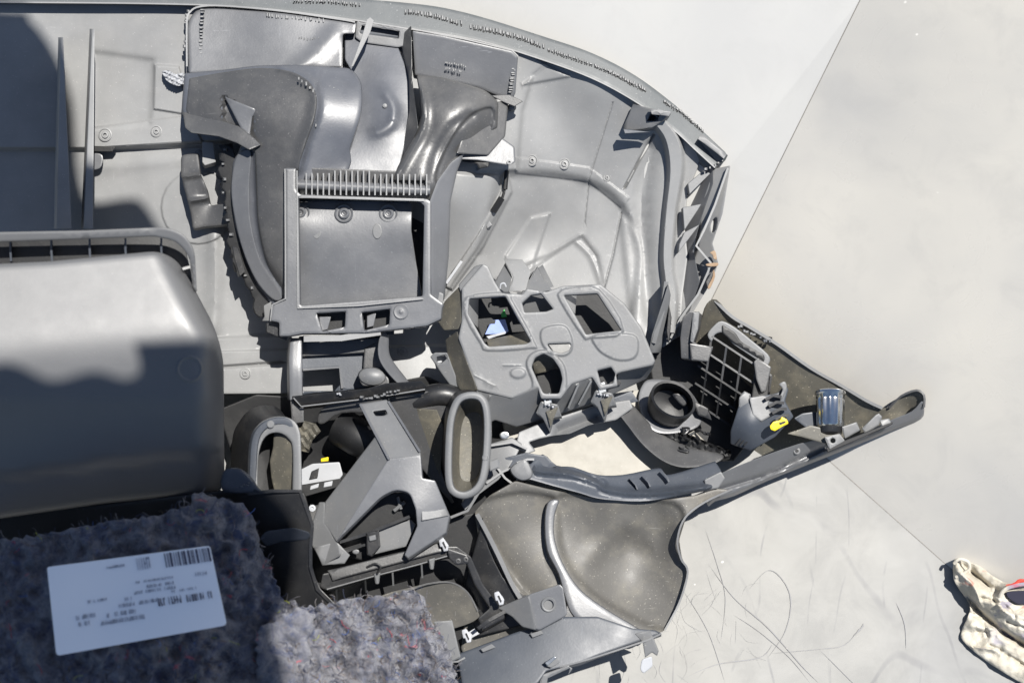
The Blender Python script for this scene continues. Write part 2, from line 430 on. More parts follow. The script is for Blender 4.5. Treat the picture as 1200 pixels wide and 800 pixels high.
# ---- inner shell ---------------------------------------------------
arc = sm([(585, 205), (640, 203), (690, 213), (722, 233), (740, 262), (748, 305), (744, 350), (738, 385)], 5)
H = Hf([(-30, 0, -55), (200, 0, -52), (400, 30, -55), (600, 60, -48), (760, 125, -54), (835, 190, -66), (690, 100, -50), (-30, 200, -75), (150, 120, -66), (150, 250, -70), (255, 280, -46), (240, 380, -54), (200, 420, -62), (150, 420, -75), (530, 230, -34), (560, 205, -38), (300, 250, -50),
        (300, 440, -72), (450, 300, -95), (480, 430, -80), (560, 250, -56), (650, 130, -72), (720, 160, -75), (760, 200, -84), (760, 300, -92), (700, 280, -104), (620, 280, -108), (660, 340, -98),
        (800, 280, -80), (800, 380, -70), (560, 400, -90), (740, 420, -80)])
H.region([(108, 150), (222, 135), (240, 172), (108, 176)], 5, 1.5)
H.region([(-60, 175), (108, 175), (240, 167), (330, 165), (330, 392), (250, 396), (-60, 396)], -11, 2.5)
H.region([(108, 60), (180, 70), (176, 146), (108, 150)], -3, 4)
H.disc(232, 243, 43, 3, 1.2)
H.ridge([(250, 265), (252, 320), (250, 385)], 9, 7)
H.ridge([(108, 196), (170, 190), (215, 186)], 10, 4)
H.region([(235, 412), (530, 404), (530, 480), (235, 480)], 6, 1.8)
H.ridge([(250, 431), (330, 425)], 1.8, -5)
H.region([(210, 78), (181, 76), (180, 128), (222, 135)], 4, 1.5)
H.region(arc+[(640, 400), (560, 300)], -9, 6)
H.region([(600, 45), (640, 76), (625, 88), (612, 130), (606, 200), (560, 200)], 5, 3)
H.region([(640, 76), (668, 90), (612, 100)], 3, 2)
H.region([(604, 184), (690, 196), (738, 232), (728, 244), (690, 213), (604, 203)], 1.6, 1.0)
H.ridge([(766, 158), (747, 192), (732, 220)], 1.4, -6)
H.ridge([(718, 120), (690, 210), (685, 260)], 1.0, -1.6)
H.ridge([(728, 250), (718, 300), (708, 336)], 1.2, -2.4)
H.ridge([(680, 276), (620, 315), (575, 345)], 3.0, 2)
H.region([(575, 330), (640, 300), (682, 276), (700, 300), (708, 340), (600, 345)], -4, 3)
H.ridge(sm([(676, 284), (692, 300), (702, 325), (706, 345)], 4), 3, 2.2)
H.region([(592, 300), (622, 255), (645, 250), (628, 300), (618, 345), (598, 340)], 3, 2)
H.region(sm([(738, 262), (752, 290), (752, 340), (760, 390), (742, 400), (736, 340), (728, 262)], 4, True), 3, 4)
band = sm([(775, 135), (795, 160), (801, 195), (793, 250), (789, 310), (794, 345), (792, 392)], 5)
bandi = sm([(775, 392), (778, 340), (775, 300), (778, 250), (783, 200), (778, 165), (764, 145)], 5)
H.region(band+bandi, 16, 2.5)
H.ridge(sm([(762, 175), (752, 230), (755, 300), (762, 370)], 4), 11, -9)
H.region([(560, 205), (585, 205), (592, 235), (560, 290), (532, 330), (520, 350), (515, 200)], 5, 2)
H.region([(596, 206), (600, 225), (566, 290), (530, 340), (520, 335), (560, 275), (585, 230)], 6, 1.5)
for q in ([(640, 60), (610, 200)],): pass
shell_out = [(-45, -6), (180, -4), (300, 2), (420, 22), (520, 34), (600, 54), (660, 74), (712, 98), (760, 126), (795, 152), (822, 178), (818, 196), (806, 226), (802, 262), (806, 300), (800, 345), (797, 392), (776, 408), (768, 400),
             (745, 420), (700, 430), (640, 420), (590, 440), (548, 440), (520, 452), (480, 457), (330, 461), (200, 462), (-45, 470)]
shell = relief('shell', rc(shell_out, 4), M['shell'], dash, H, 3.2, step=9, rnd=1.5, ang=30,
   holes=[rc([(552, 385), (600, 385), (612, 425), (560, 428)], 3), rc([(660, 386), (735, 380), (742, 405), (672, 410)], 3)])
# screw bosses of the shell
b0 = None
prof = [(8, -6), (8, 1.5), (6.8, 2), (6.2, .6), (4.2, .6), (3.8, 3), (2, 3.2), (1.6, -2), (.4, -2)]
for (x, y, h) in [(123, 158, 0), (183, 154, 0), (287, 437, 0), (472, 412, 0), (623, 188, 0), (661, 192, 0), (711, 208, 0), (784, 382, 0), ]:
    hh = float(H([(x, y)])[0])
    if b0 is None: b0 = ringat(x, y, hh, 8, prof, 'screw_boss', M['shell'], shell); bx = (x, y, hh)
    else: dup(b0, x, y, hh, shell, sc=(.85 if x < 700 else .6))
# upright ribs on the left of the shell
relief('rib', [(108, 34), (111, 34), (109, 268), (98, 268)], M['shell'], shell, 5, 66, side=(-3, 0), rnd=.8)
relief('rib', [(71, 44), (74, 44), (84, 268), (66, 268)], M['shell'], shell, 8, 72, side=(-3, 0), rnd=.8)
# slotted lug, left middle and black slit under it
block('slot', [(104, 171), (136, 172), (132, 178), (108, 178)], -62, 8, M['jet'], shell)
relief('lug', sm([(108, 180), (120, 182), (119, 195), (112, 199), (106, 197)], 3, True), M['ductblue'], shell, -66, 8)
# ---- windscreen edge ----------------------------------------------
outer = sm([(-50, -14), (150, -12), (330, -6), (470, 3), (545, 15), (640, 44), (695, 63), (745, 89), (792, 124), (830, 157), (853, 180)], 6)
inner = sm([(838, 197), (815, 176), (790, 153), (750, 123), (700, 95), (640, 72), (560, 48), (470, 33), (400, 22), (300, 10), (180, 5), (-50, 3)], 6)
Hr = Hf([(-50, 0, -40), (300, 0, -40), (500, 20, -42), (640, 60, -44), (750, 110, -50), (850, 190, -60), (600, 20, -52), (800, 125, -64)])
edge = relief('windscreen_edge', outer+inner, M['rim'], dash, Hr, 9, step=8, rnd=2.2, side=(0, 2))
fin('bead', [(x, y-.5, Hr([(x, y)])[0]+2.5) for x, y in inner], 1.6, M['shell'], edge, 5)
def teeth(path, n, w_, l_, h, mat, parent, th=2.5, name='weld_pin', jit=.6):
    """a row of small weld pins as one piece"""
    vs = []; fs = []; p = dens(path, 1.5, False)
    for i in range(n):
        q = p[min(len(p)-1, int(i*(len(p)-1)/(n-1)))]; a, b = w_*random.uniform(.6, 1.1)/2, l_*random.uniform(.6, 1.1)/2
        x, y = q[0]+random.uniform(-jit, jit), q[1]+random.uniform(-jit, jit); hh = float(Hr([(x, y)])[0])+1 if h is None else h
        k = len(vs); sk = random.uniform(-1, 1)
        for dz, s in ((0, 1), (th, .6)):
            for dx, dy in ((-a, -b), (a, -b), (a, b), (-a, b)): vs.append(W(x+dx*s+(sk if dz else 0), y+dy*s, hh+dz-(.8 if dz == 0 else 0)))
        fs += [(k, k+1, k+5, k+4), (k+1, k+2, k+6, k+5), (k+2, k+3, k+7, k+6), (k+3, k, k+4, k+7), (k+4, k+5, k+6, k+7), (k+3, k+2, k+1, k)]
    o = finish(name, vs, fs, mat, parent); o['kind'] = 'stuff'; return o
for path, n, a, b in (([(345, 1), (385, 1), (421, 5)], 24, 2.2, 4), ([(476, 13), (505, 17), (540, 27)], 22, 2.5, 6), ([(552, 31), (580, 36), (612, 44), (637, 54)], 30, 2.5, 6.5),
                      ([(643, 58), (680, 70), (716, 84), (756, 105)], 44, 2, 3.5), ([(716, 84), (740, 96), (756, 104)], 14, 2.2, 5), ([(778, 118), (800, 132), (824, 153)], 24, 2, 3.2)):
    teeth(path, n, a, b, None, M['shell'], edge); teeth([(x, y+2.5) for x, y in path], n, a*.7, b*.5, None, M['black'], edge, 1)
# square catch under the edge, right
ct = relief('catch', [(742, 122), (762, 127), (784, 131), (779, 140), (764, 150), (735, 154), (730, 150)], M['mid'], edge, Hf(plane((742, 122, -42), (784, 131, -30), (735, 154, -56))), 22, holes=[[(762, 133), (773, 133), (771, 142), (758, 142)]], side=(2, 3))
block('slot', [(757, 131), (775, 132), (773, 144), (756, 144)], -58, 3, M['jet'], ct)
block('lip', [(730, 151), (763, 155), (732, 157)], -42, 10, M['navy'], ct)
relief('tab', [(762, 127), (786, 131), (784, 136), (764, 134)], M['mid'], ct, -24, 6)
ct = relief('end_hook', [(822, 158), (853, 182), (850, 188), (830, 200), (809, 182)], M['rim'], edge, Hf(plane((822, 158, -55), (853, 182, -48), (809, 182, -72))), 14, side=(-2, 2))
relief('lip', [(822, 157), (852, 181), (848, 186), (818, 163)], M['mid'], ct, -44, 8)
teeth([(828, 198), (848, 188)], 5, 3, 3, -56, M['shell'], ct, 3)

# ---- right-hand pillar trim ----------------------------------------
Hp = Hf([(855, 196, -50), (845, 255, -52), (835, 330, -56), (800, 395, -66), (800, 200, -92), (812, 300, -86), (790, 350, -84)])
pil = relief('pillar_trim', rc([(856, 194), (847, 250), (835, 285), (842, 308), (834, 330), (812, 366), (800, 392), (784, 398), (793, 352), (818, 292), (822, 240), (836, 198)], 2), M['shell'], dash, Hp, 12, step=6, rnd=1.6,
   holes=[sm([(836, 257), (840, 256), (838, 270), (834, 272), (833, 264)], 3, True)], side=(-4, 3))
relief('side_wall', [(836, 196), (824, 199), (808, 222), (806, 252), (803, 262), (800, 300), (795, 350), (790, 395), (806, 372), (820, 330), (812, 290), (820, 262), (836, 215)], M['ductblue'], pil, Hf([(836, 196, -62), (806, 240, -96), (798, 300, -94), (815, 300, -66), (800, 380, -72), (836, 215, -60)]), 5, step=8)
for q, hh in (([(824, 200), (833, 203), (808, 228), (806, 215)], -66), ([(800, 243), (822, 239), (818, 246), (802, 270)], -60), ([(802, 272), (820, 263), (795, 296), (796, 286)], -58)):
    block('gusset', q, hh, 14, M['mid'], pil, side=(-2, 2))
fin('flange', [(853, 197, -44), (838, 240, -46), (825, 270, -47), (816, 288, -48), (833, 308, -46), (830, 318, -48), (818, 345, -50), (798, 372, -55), (786, 396, -60)], 2.4, M['shell'], pil, 8)
of_m = plastic('orange_foam', (.28, .19, .12), .9)
for q in ([(832, 296), (838, 294), (840, 304), (836, 303), (835, 299)], [(828, 309), (841, 308), (840, 312), (829, 312)], [(836, 316), (838, 324), (832, 338), (829, 336), (834, 326)]): relief('torn_foam', sm(q, 3, True), of_m, pil, -44, 6, rnd=1)
block('foam_shadow_strip', [(827, 330), (834, 318), (836, 322), (829, 338)], -44, 5, M['black'], pil).name = 'foam_shade_strip'  # black strip modelled for the shadow beside the torn foam
fin('fin', [(781, 330, -40), (776, 366, -44), (766, 402, -50)], 5, M['mid'], pil, 34)
relief('wedge', [(783, 333), (786, 345), (783, 372), (774, 413), (760, 414), (764, 392)], M['mid'], pil, Hf(plane((783, 333, -30), (760, 414, -56), (786, 360, -48))), 30)
block('slot', [(784, 356), (787, 372), (784, 405), (781, 388)], -44, 20, M['jet'], pil)

# ================================================================== centre air duct
duct = bpy.data.objects.new('air_duct', None); col.objects.link(duct); duct.parent = dash; duct.location = W(420, 220, 0)-org(dash)
def D(name, *a, **k): return relief(name, *a, **k)
# upper plates
Hq = Hf([(220, 80, -20), (230, 10, -30), (330, 15, -26), (330, 80, -16), (415, 30, -26), (415, 78, -16), (280, 45, -26), (370, 50, -22)])
Hq.ridge([(345, 84), (372, 62), (392, 40)], 10, 4)
pl = D('mounting_plate', rc([(221, 86), (219, 26, 14), (232, 9, 12), (262, 9), (330, 15), (400, 24), (418, 27), (416, 40), (402, 40), (401, 79), (340, 79), (262, 84)], 3), M['ductblue'], duct, Hq, 5, step=8, rnd=2.5)
teeth([(237, 12), (236, 40), (234, 66)], 14, 5, 2.4, -26, M['shell'], pl, 3.2)
teeth([(312, 18), (345, 21), (379, 24)], 18, 2, 5.5, -26, M['shell'], pl, 3.2)
teeth([(351, 45), (362, 46), (374, 45)], 8, 1.6, 3, -22, M['mid'], pl, .8, 'embossed_mark')
teeth([(219, 12), (218, 30), (217, 55)], 10, 3, 4, -34, M['shell'], pl, 5, 'torn_edge', 1.5)
fin('bead', sm([(219, 78, -18), (219, 26, -24), (223, 14, -26), (234, 8, -26), (262, 7, -26), (330, 13, -24), (400, 23, -24), (416, 26, -24)], 4), 2, M['shell'], pl, 7)
Hq2 = Hf([(483, 38, -20), (540, 46, -21), (606, 66, -27), (606, 110, -40), (485, 85, -32), (545, 98, -34)])
pr = D('mounting_plate', rc([(483, 36), (520, 42), (600, 60), (607, 67), (604, 110), (598, 118), (560, 103), (486, 88)], 2), M['ductblue'], duct, Hq2, 5, step=8, rnd=2)
teeth([(500, 42), (528, 48), (555, 57)], 20, 2.2, 7, -30, M['shell'], pr, 3.5)
teeth([(603, 66), (601, 88), (598, 108)], 18, 6, 2.2, -34, M['shell'], pr, 3.5)
teeth([(523, 73), (545, 78)], 10, 1.5, 2.8, -24, M['shell'], pr, .8, 'embossed_mark')
teeth([(523, 80), (540, 84)], 8, 1.5, 2.8, -23, M['shell'], pr, .8, 'embossed_mark')
fin('bead', [(483, 34, -26), (545, 46, -26), (600, 59, -33), (607, 66, -34)], 1.6, M['shell'], pr, 5)
block('tip', [(597, 111), (613, 119), (603, 125), (590, 120), (575, 112)], -18, 8, M['duct'], pr)
ringat(600, 126, -34, 5, [(5, -14), (5, 2), (3, 5), (.5, 5.5)], 'stud', M['mid'], pr, 14)
# back wall behind duct, and the curved deflector
Hd = Hf([(425, 50, -38), (458, 52, -38), (480, 90, -26), (450, 90, -24), (420, 100, -24), (460, 140, -6), (430, 150, -8), (481, 140, -14), (410, 190, 2), (465, 190, -2), (440, 205, 2)])
Hd.ridge(sm([(452, 110), (461, 125), (460, 143), (450, 152), (440, 156)], 4), 6, 3.5)
df = D('deflector', rc([(404, 38), (424, 40), (458, 52), (466, 54), (478, 85), (484, 100), (482, 140), (472, 180), (464, 212), (400, 212), (408, 180), (420, 140), (422, 100), (404, 70)], 3), M['deflect'], duct, Hd, 4, step=7, rnd=1)
ringat(451, 124, -9, 2, [(2.6, -2), (2.6, 1), (1, 1.8), (.3, 1.9)], 'stud', M['shell'], df, 10)
relief('slot', rc([(424, 27), (470, 34), (468, 45), (420, 40)], 2), M['navy'], duct, -44, 4)
relief('slot_frame', rc([(418, 24), (482, 33), (482, 52), (466, 56), (424, 50), (416, 44)], 2), M['mid'], duct, -34, 6, holes=[[(424, 30), (468, 37), (467, 45), (422, 39)]])
relief('side_panel', rc([(468, 44), (482, 30), (483, 92), (490, 150), (466, 205), (480, 130), (479, 90)], 2), M['duct'], duct, Hf([(475, 45, -30), (483, 92, -4), (478, 180, 6), (480, 130, -2)]), 12)
solid('spike', [(434, 20, 4), (438, 24, 6), (434, 38, 6), (414, 78, 2), (411, 79, 4), (424, 44, 6), (430, 23, 2), (434, 33, -24), (414, 78, -26)], [(0, 1, 2, 3, 4, 5, 6), (1, 0, 6, 7), (2, 1, 7), (3, 2, 7, 8), (6, 5, 4, 8, 7), (4, 3, 8)], M['shell'], duct, .5)
# left lobe of the duct
Hl = Hf([(218, 88, -14), (262, 84, -6), (330, 84, 8), (370, 112, 28), (362, 150, 32), (412, 88, 4), (422, 110, 14), (415, 150, 22), (404, 190, 12), (350, 200, 26), (335, 205, 24),
         (300, 110, 18), (250, 120, 8), (222, 140, -2), (290, 150, 18), (320, 150, 28), (278, 200, 6), (276, 250, 6), (300, 310, 8), (330, 350, 12), (320, 250, 20), (330, 300, 18), (300, 200, 16)])
left = rc([(216, 86), (262, 82), (300, 77, 10), (345, 76), (412, 80, 8), (424, 96, 12), (425, 130, 20), (410, 175), (412, 190), (404, 212), (350, 212), (336, 226), (336, 352), (318, 356), (303, 335), (288, 306), (275, 262), (270, 225), (273, 190), (280, 176), (284, 166), (262, 150), (221, 147), (213, 130)], 3)
Hl.ridge(sm([(330, 80), (356, 90), (369, 108), (368, 135), (358, 165), (350, 196)], 5), 6, 5)
Hl.region(sm([(384, 74), (430, 74), (440, 130), (420, 215), (352, 215), (360, 170), (374, 130), (372, 105)], 5, True), -4, 5)
Hl.region([(262, 114), (296, 134), (296, 172), (284, 168), (262, 150), (262, 140)], -9, 2.5)
Hl.region(sm([(297, 178), (300, 225), (302, 260), (312, 305), (335, 345), (300, 350), (262, 260), (262, 190), (284, 170)], 5, True), -7, 2.5)
lb = D('duct_lobe', left, M['deflect'], duct, Hl, 8, step=6, rnd=3, side=(0, 2))
lobef = sm([(222, 92), (262, 85), (305, 80), (340, 84), (362, 96), (371, 114), (369, 138), (360, 165), (351, 192), (350, 206)], 5)+[(337, 222), (334, 343)]+sm([(334, 343), (314, 312), (303, 268), (300, 222), (299, 180)], 4)+[(293, 170), (268, 150), (222, 143), (218, 128)]
D('lobe_face', rc(lobef, 1.5), M['duct'], lb, Hf(lambda P: Hl(P)+1.6), 3, step=6, rnd=1.4)
D('rim_band', sm([(282, 178), (294, 178), (292, 220), (294, 262), (306, 306), (330, 344), (322, 352), (303, 333), (287, 300), (276, 260), (271, 222), (275, 190)], 4, True), M['ductblue'], lb, Hf([(278, 190, 5), (273, 240, 5), (290, 310, 7), (320, 350, 10), (293, 190, 12), (292, 240, 12), (305, 300, 13)]), 14, step=7, rnd=1.2)
D('pocket', rc([(263, 113), (285, 122), (298, 127), (306, 134), (296, 136), (292, 165), (288, 162)], 2), M['ductblue'], lb, Hf([(263, 113, 15), (298, 127, 24), (292, 165, 20), (306, 134, 20)]), 10, rnd=1.5)
D('flange', rc([(214, 131), (262, 142), (280, 148), (296, 160), (306, 170), (292, 176), (278, 168), (256, 160), (224, 156), (217, 150)], 1.5), M['duct'], lb, Hf([(214, 131, -4), (220, 155, 14), (256, 160, 20), (300, 170, 28), (280, 148, 20)]), 10, rnd=1.5)
teeth([(349, 92), (366, 104), (371, 122), (370, 146)], 12, 2.5, 5, 31, M['shell'], lb, 2.4, 'scuffed_edge', 1.2)
teeth([(378, 99), (396, 104)], 6, 3, 1.2, 14, M['shell'], lb, 1.2, 'scuff', 1.2)
# right lobe
Hg = Hf([(487, 90, -6), (520, 94, 0), (575, 110, -4), (590, 130, -12), (600, 180, -20), (500, 120, 14), (540, 120, 16), (490, 160, 16), (470, 205, 24), (520, 160, 22), (545, 150, 18), (560, 135, 10), (530, 190, 10), (505, 210, 26), (515, 230, 10), (570, 160, -8)])
rt = rc([(488, 88), (520, 91), (570, 106, 10), (584, 120), (583, 150), (568, 158), (548, 176), (532, 200), (527, 228), (500, 236), (500, 212), (460, 212), (466, 195), (486, 160), (494, 135), (492, 110)], 3)
Hg.ridge(sm([(466, 205), (480, 180), (496, 150), (497, 120), (490, 95)], 5), 5, 5)
Hg.ridge(sm([(552, 136), (530, 150), (512, 180), (505, 208)], 4), 7, -4)
Hg.region(sm([(556, 132), (578, 128), (572, 160), (552, 172), (534, 200), (522, 225), (510, 210), (520, 180), (536, 152)], 4, True), -5, 2)
rb = D('duct_lobe', rt, M['duct'], duct, Hg, 8, step=6, rnd=3, side=(0, 2))
D('side_panel', rc([(546, 150), (574, 138), (577, 120), (596, 118), (592, 160), (572, 182), (535, 180)], 2), M['duct'], rb, Hf([(550, 150, 2), (590, 120, -22), (570, 180, -4)]), 8)
br = D('bracket', rc([(538, 175), (568, 178), (572, 158), (586, 160), (603, 172), (604, 190), (597, 194), (560, 188), (528, 186), (526, 178)], 2), M['ductblue'], rb, Hf([(530, 180, 2), (603, 175, -18), (580, 160, -14), (597, 193, -14)]), 8)
ringat(597, 190, -12, 3, [(3.2, -3), (3.2, .8), (1.4, 1), (1.0, -2)], 'screw_boss', M['shell'], br, 12)
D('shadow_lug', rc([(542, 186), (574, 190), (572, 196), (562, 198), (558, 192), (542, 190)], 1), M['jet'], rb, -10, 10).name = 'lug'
# comb of thin ribs
bar = loft('comb_bar', [[(345, 216+6*math.sin(a), 22+7*math.cos(a)) for a in [2*math.pi*k/14 for k in range(14)]], [(504, 223+6*math.sin(a), 22+7*math.cos(a)) for a in [2*math.pi*k/14 for k in range(14)]]], M['ductblue'], duct)
g0 = None
for i in range(22):
    x = 358.8+i*6.72; top = 203 if i < 5 else (200 if i < 12 else 204)
    q = [(x-.9, top), (x+.9, top), (x+.9, 229), (x-.9, 229)]
    o = block('rib', q, 31, 14, M['shell'], duct, bevel=.3)
relief('seat', rc([(346, 196), (502, 202), (502, 236), (344, 232)], 3), M['duct'], duct, Hf(plane((346, 196, 20), (502, 202, 20), (344, 228, 14))), 4)
# frame round the opening
op = rc([(350, 231), (490, 235, 5), (497, 241), (495, 347), (352, 358)], 2)
Hfm = Hf([(335, 200, 34), (340, 300, 34), (340, 390, 30), (505, 235, 30), (510, 350, 28), (420, 370, 28), (420, 228, 30), (518, 375, 26)])
frm = D('frame', rc([(334, 197), (347, 197), (347, 222), (352, 228), (500, 233), (505, 236), (505, 345), (520, 356), (518, 362), (517, 374), (500, 382), (430, 390), (355, 391), (338, 394), (327, 394), (327, 378), (317, 376), (319, 356), (334, 349)], 2), M['ductblue'], duct, Hfm, 12, holes=[op, [(371, 367), (405, 365), (404, 383), (378, 391 if False else 388)], [(424, 366), (457, 362), (456, 380), (427, 387)]], step=8, rnd=2, side=(1, 1))
relief('lip', rc([(350, 229), (497, 233), (497, 236), (350, 232)], 0), M['shell'], frm, 33, 5, rnd=.6)
fin('bead', [(348, 200, 36), (348.5, 300, 36), (349, 361, 34), (420, 358, 33), (496, 350, 32)], 1.5, M['shell'], frm, 6)
fin('bead', [(334, 198, 37), (334.5, 300, 37), (334.5, 350, 36), (319, 357, 34), (317, 376, 30)], 1.6, M['shell'], frm, 8)
ringat(470, 365, 28, 8, [(9, -2), (9, .6), (8, 1.2), (5, .8), (2.4, 1.2), (2, 2.4), (.4, 2.6)], 'screw_boss', M['ductblue'], frm, 22)
for q in ([(374, 371), (388, 371), (384, 386), (376, 388)], [(430, 370), (441, 366), (438, 382), (430, 384)]): block('tongue', q, 18, 10, M['ductblue'], frm)
block('floor_plate', [(365, 362), (462, 360), (462, 392), (365, 392)], 2, 3, M['jet'], frm)
# inner panel seen through the opening
Hi = Hf([(345, 235, 2), (480, 235, 0), (345, 252, 10), (480, 252, 8), (345, 300, 4), (488, 300, 0), (345, 362, -6), (496, 350, -6), (420, 300, 6)])
inn = D('inner_panel', rc([(338, 236), (478, 233, 4), (483, 238), (482, 270), (488, 310), (496, 352), (340, 366)], 2), M['ductblue'], duct, Hi, 4, step=7, rnd=1)
relief('back_panel', [(470, 220), (506, 224), (506, 360), (470, 360)], M['jet'], duct, -60, 4)
rp = [(11, -4), (11, 1), (10, 1.8), (8.8, 1), (8.6, -.5), (6.8, -.5), (6.4, 2.4), (4.6, 3.6), (3.4, 3.2), (2.2, 1), (1.2, .8), (.3, 2.2)]
z0 = ringat(403, 250, 9, 10, rp, 'screw_boss', M['ductblue'], inn, 26)
dup(z0, 455, 250, 8, inn); dup(z0, 352, 249, 9, inn)
for x in (371, 442): relief('oval_mark', circ(x, 271, 5.5, 9, 20), M['mid'], inn, 9.5, 4, rnd=.6)
tube('seal', sm([(345, 234, 4), (410, 235, 4), (478, 236, 2)], 3), 1.2, M['black'], inn, 6)
# right cheek of the duct
Hc = Hf([(505, 240, 24), (530, 190, 10), (527, 235, 8), (524, 300, 6), (518, 356, 10), (506, 340, 26), (545, 180, 4)])
D('duct_cheek', rc([(503, 236), (512, 212), (528, 190), (545, 178), (536, 200), (528, 236), (526, 300), (521, 350), (516, 357), (505, 350)], 3), M['ductblue'], duct, Hc, 14, step=6, rnd=2.5)
D('side_tab', rc([(505, 338), (520, 344), (519, 358), (505, 362)], 2), M['mid'], frm, 16, 10)
# black strip down the duct's left edge: some torn foam, mostly painted-in shadow
st = []
xs = [(262, 172), (266, 190), (262, 206), (267, 222), (265, 240), (269, 262), (271, 285), (276, 300), (283, 318), (296, 340), (302, 356), (306, 372), (322, 377)]
jag = [(x-random.uniform(1, 9), y+random.uniform(-3, 3)) for x, y in dens(xs, 6, False)]
relief('foam_shade_strip', jag+[(330, 372), (316, 350), (300, 330), (285, 300), (276, 262), (272, 222), (276, 184), (272, 168)], M['jet'], duct, Hf([(265, 172, -10), (270, 262, -10), (320, 372, -6), (290, 310, -10)]), 26, rnd=1)
teeth([(264, 176), (262, 200), (263, 240), (270, 275), (280, 305), (295, 338)], 11, 5, 4, -8, M['mid'], duct, 3, 'torn_edge', 1.6)
block('clip', [(272, 288), (279, 290), (288, 318), (281, 324), (275, 305)], 2, 14, M['black'], duct, side=(-2, 1))
solid('clip', [(309, 358, 14), (318, 353, 16), (318, 376, 12), (310, 371, 8), (307, 376, 2), (313, 364, 0)], [(0, 1, 2, 3), (0, 3, 5), (3, 2, 4), (1, 0, 5), (5, 3, 4), (1, 5, 4, 2)], M['shell'], duct, .4)
block('stub', [(312, 378), (327, 378), (327, 392), (337, 394), (336, 399), (312, 389)], 16, 16, M['black'], duct)
# S-shaped strap, left
sp = bpy.data.objects.new('strap', None); col.objects.link(sp); sp.parent = dash; sp.location = W(240, 220, -50)-org(dash)
Hs = Hf([(212, 180, -32), (233, 178, -30), (215, 215, -26), (243, 214, -20), (228, 235, -24), (246, 236, -30), (226, 264, -30), (270, 240, -18), (270, 262, -22)])
Hs.ridge([(214, 208), (240, 204)], 3, 5); Hs.ridge([(222, 236), (246, 232)], 3, 5)
relief('strap_body', rc([(212, 182, 5), (232, 179, 4), (235, 204), (243, 222), (247, 241), (258, 239), (270, 240), (270, 263), (240, 266), (226, 269, 4), (224, 252), (219, 232), (212, 205)], 3), M['duct'], sp, Hs, 9, step=6, rnd=2, side=(1, 2))
block('strap_tab', [(237, 166), (250, 167), (253, 190), (240, 194), (237, 190)], -34, 16, M['shell'], sp, side=(0, 4))
ringat(233, 180, -40, 4, [(5, -4), (5, 2), (3, 3), (1.5, 3.2), (.3, 3.2)], 'screw_boss', M['duct'], sp, 14)
relief('torn_adhesive', sm([(190, 84), (198, 83), (206, 87), (216, 86), (216, 98), (208, 101), (200, 98), (194, 93)], 3, True), M['white'], shell, -40, 8, step=2.5, rnd=1.5, noise=lambda P: 3*np.sin(P[:, 0]*1.1)*np.sin(P[:, 1]*1.3+P[:, 0]*.5))
# cable behind the duct on the right
tube('cable', sm([(596, 190, -60), (593, 208, -60), (591, 224, -60), (586, 238, -62), (577, 248, -66), (570, 262, -70), (560, 280, -74), (545, 302, -76), (530, 320, -78)], 5), 1.6, M['jet'], dash, 6)
tube('cable_boot', [(594, 200, -58), (592, 222, -58)], 3.0, M['jet'], dash); tube('cable_boot', [(588, 232, -58), (578, 248, -62)], 4.2, M['jet'], dash)
relief('cable_clip', rc([(568, 258), (574, 256), (577, 264), (571, 268)], 1), M['mid'], dash, -66, 8)
fin('cable_sheath', [(541, 306, -72), (532, 319, -73), (523, 332, -74)], 3, M['white'], dash, 5)

# ---- neck below the duct -------------------------------------------
neck = bpy.data.objects.new('duct_neck', None); col.objects.link(neck); neck.parent = dash; neck.location = W(410, 420, 0)-org(dash)
Hn = Hf(plane((350, 395, -26), (450, 395, -30), (350, 460, -20)))
relief('neck_panel', rc([(350, 394), (448, 390), (446, 440), (430, 455), (352, 462)], 2), M['navy'], neck, Hn, 5, holes=[rc([(355, 433), (397, 430), (399, 450), (392, 458), (355, 458)], 1.5)], side=(0, 1))
relief('neck_band', rc([(352, 400), (446, 395), (446, 408), (430, 413), (352, 418)], 2), M['duct'], neck, -16, 8)
fin('bead', [(355, 433, -18), (398, 430, -18), (401, 455, -18)], 2.6, M['ductblue'], neck, 6)
relief('post', rc([(340, 396, 5), (354, 396), (355, 468), (339, 470), (338, 420)], 3), M['ductblue'], neck, Hf([(345, 396, 8), (345, 430, 16), (345, 470, 14)]), 34, step=10, rnd=3, side=(-2, 0))
relief('post', sm([(446, 392), (455, 391), (456, 412), (462, 425), (482, 452), (474, 456), (452, 434), (443, 415)], 4, True), M['ductblue'], neck, Hf([(450, 392, 6), (455, 412, 10), (480, 452, 2)]), 30, rnd=2)
relief('post_web', [(427, 408), (444, 400), (447, 420), (474, 458), (440, 455), (425, 440)], M['duct'], neck, -14, 8)
fin('lip', [(356, 397, 22), (400, 396, 24), (446, 389, 22)], 7, M['shell'], neck, 9)
loft('knob', [[(x, y, h) for x, y in circ(436, 441, 17*s, 11*s, 18, .1)] for s, h in ((1, -10), (1, 8), (.9, 13), (.55, 16), (.1, 17))], M['mid'], neck)
relief('end_cap', rc([(452, 437), (456, 445), (456, 453), (425, 452), (421, 446)], 2), M['duct'], neck, 10, 12)

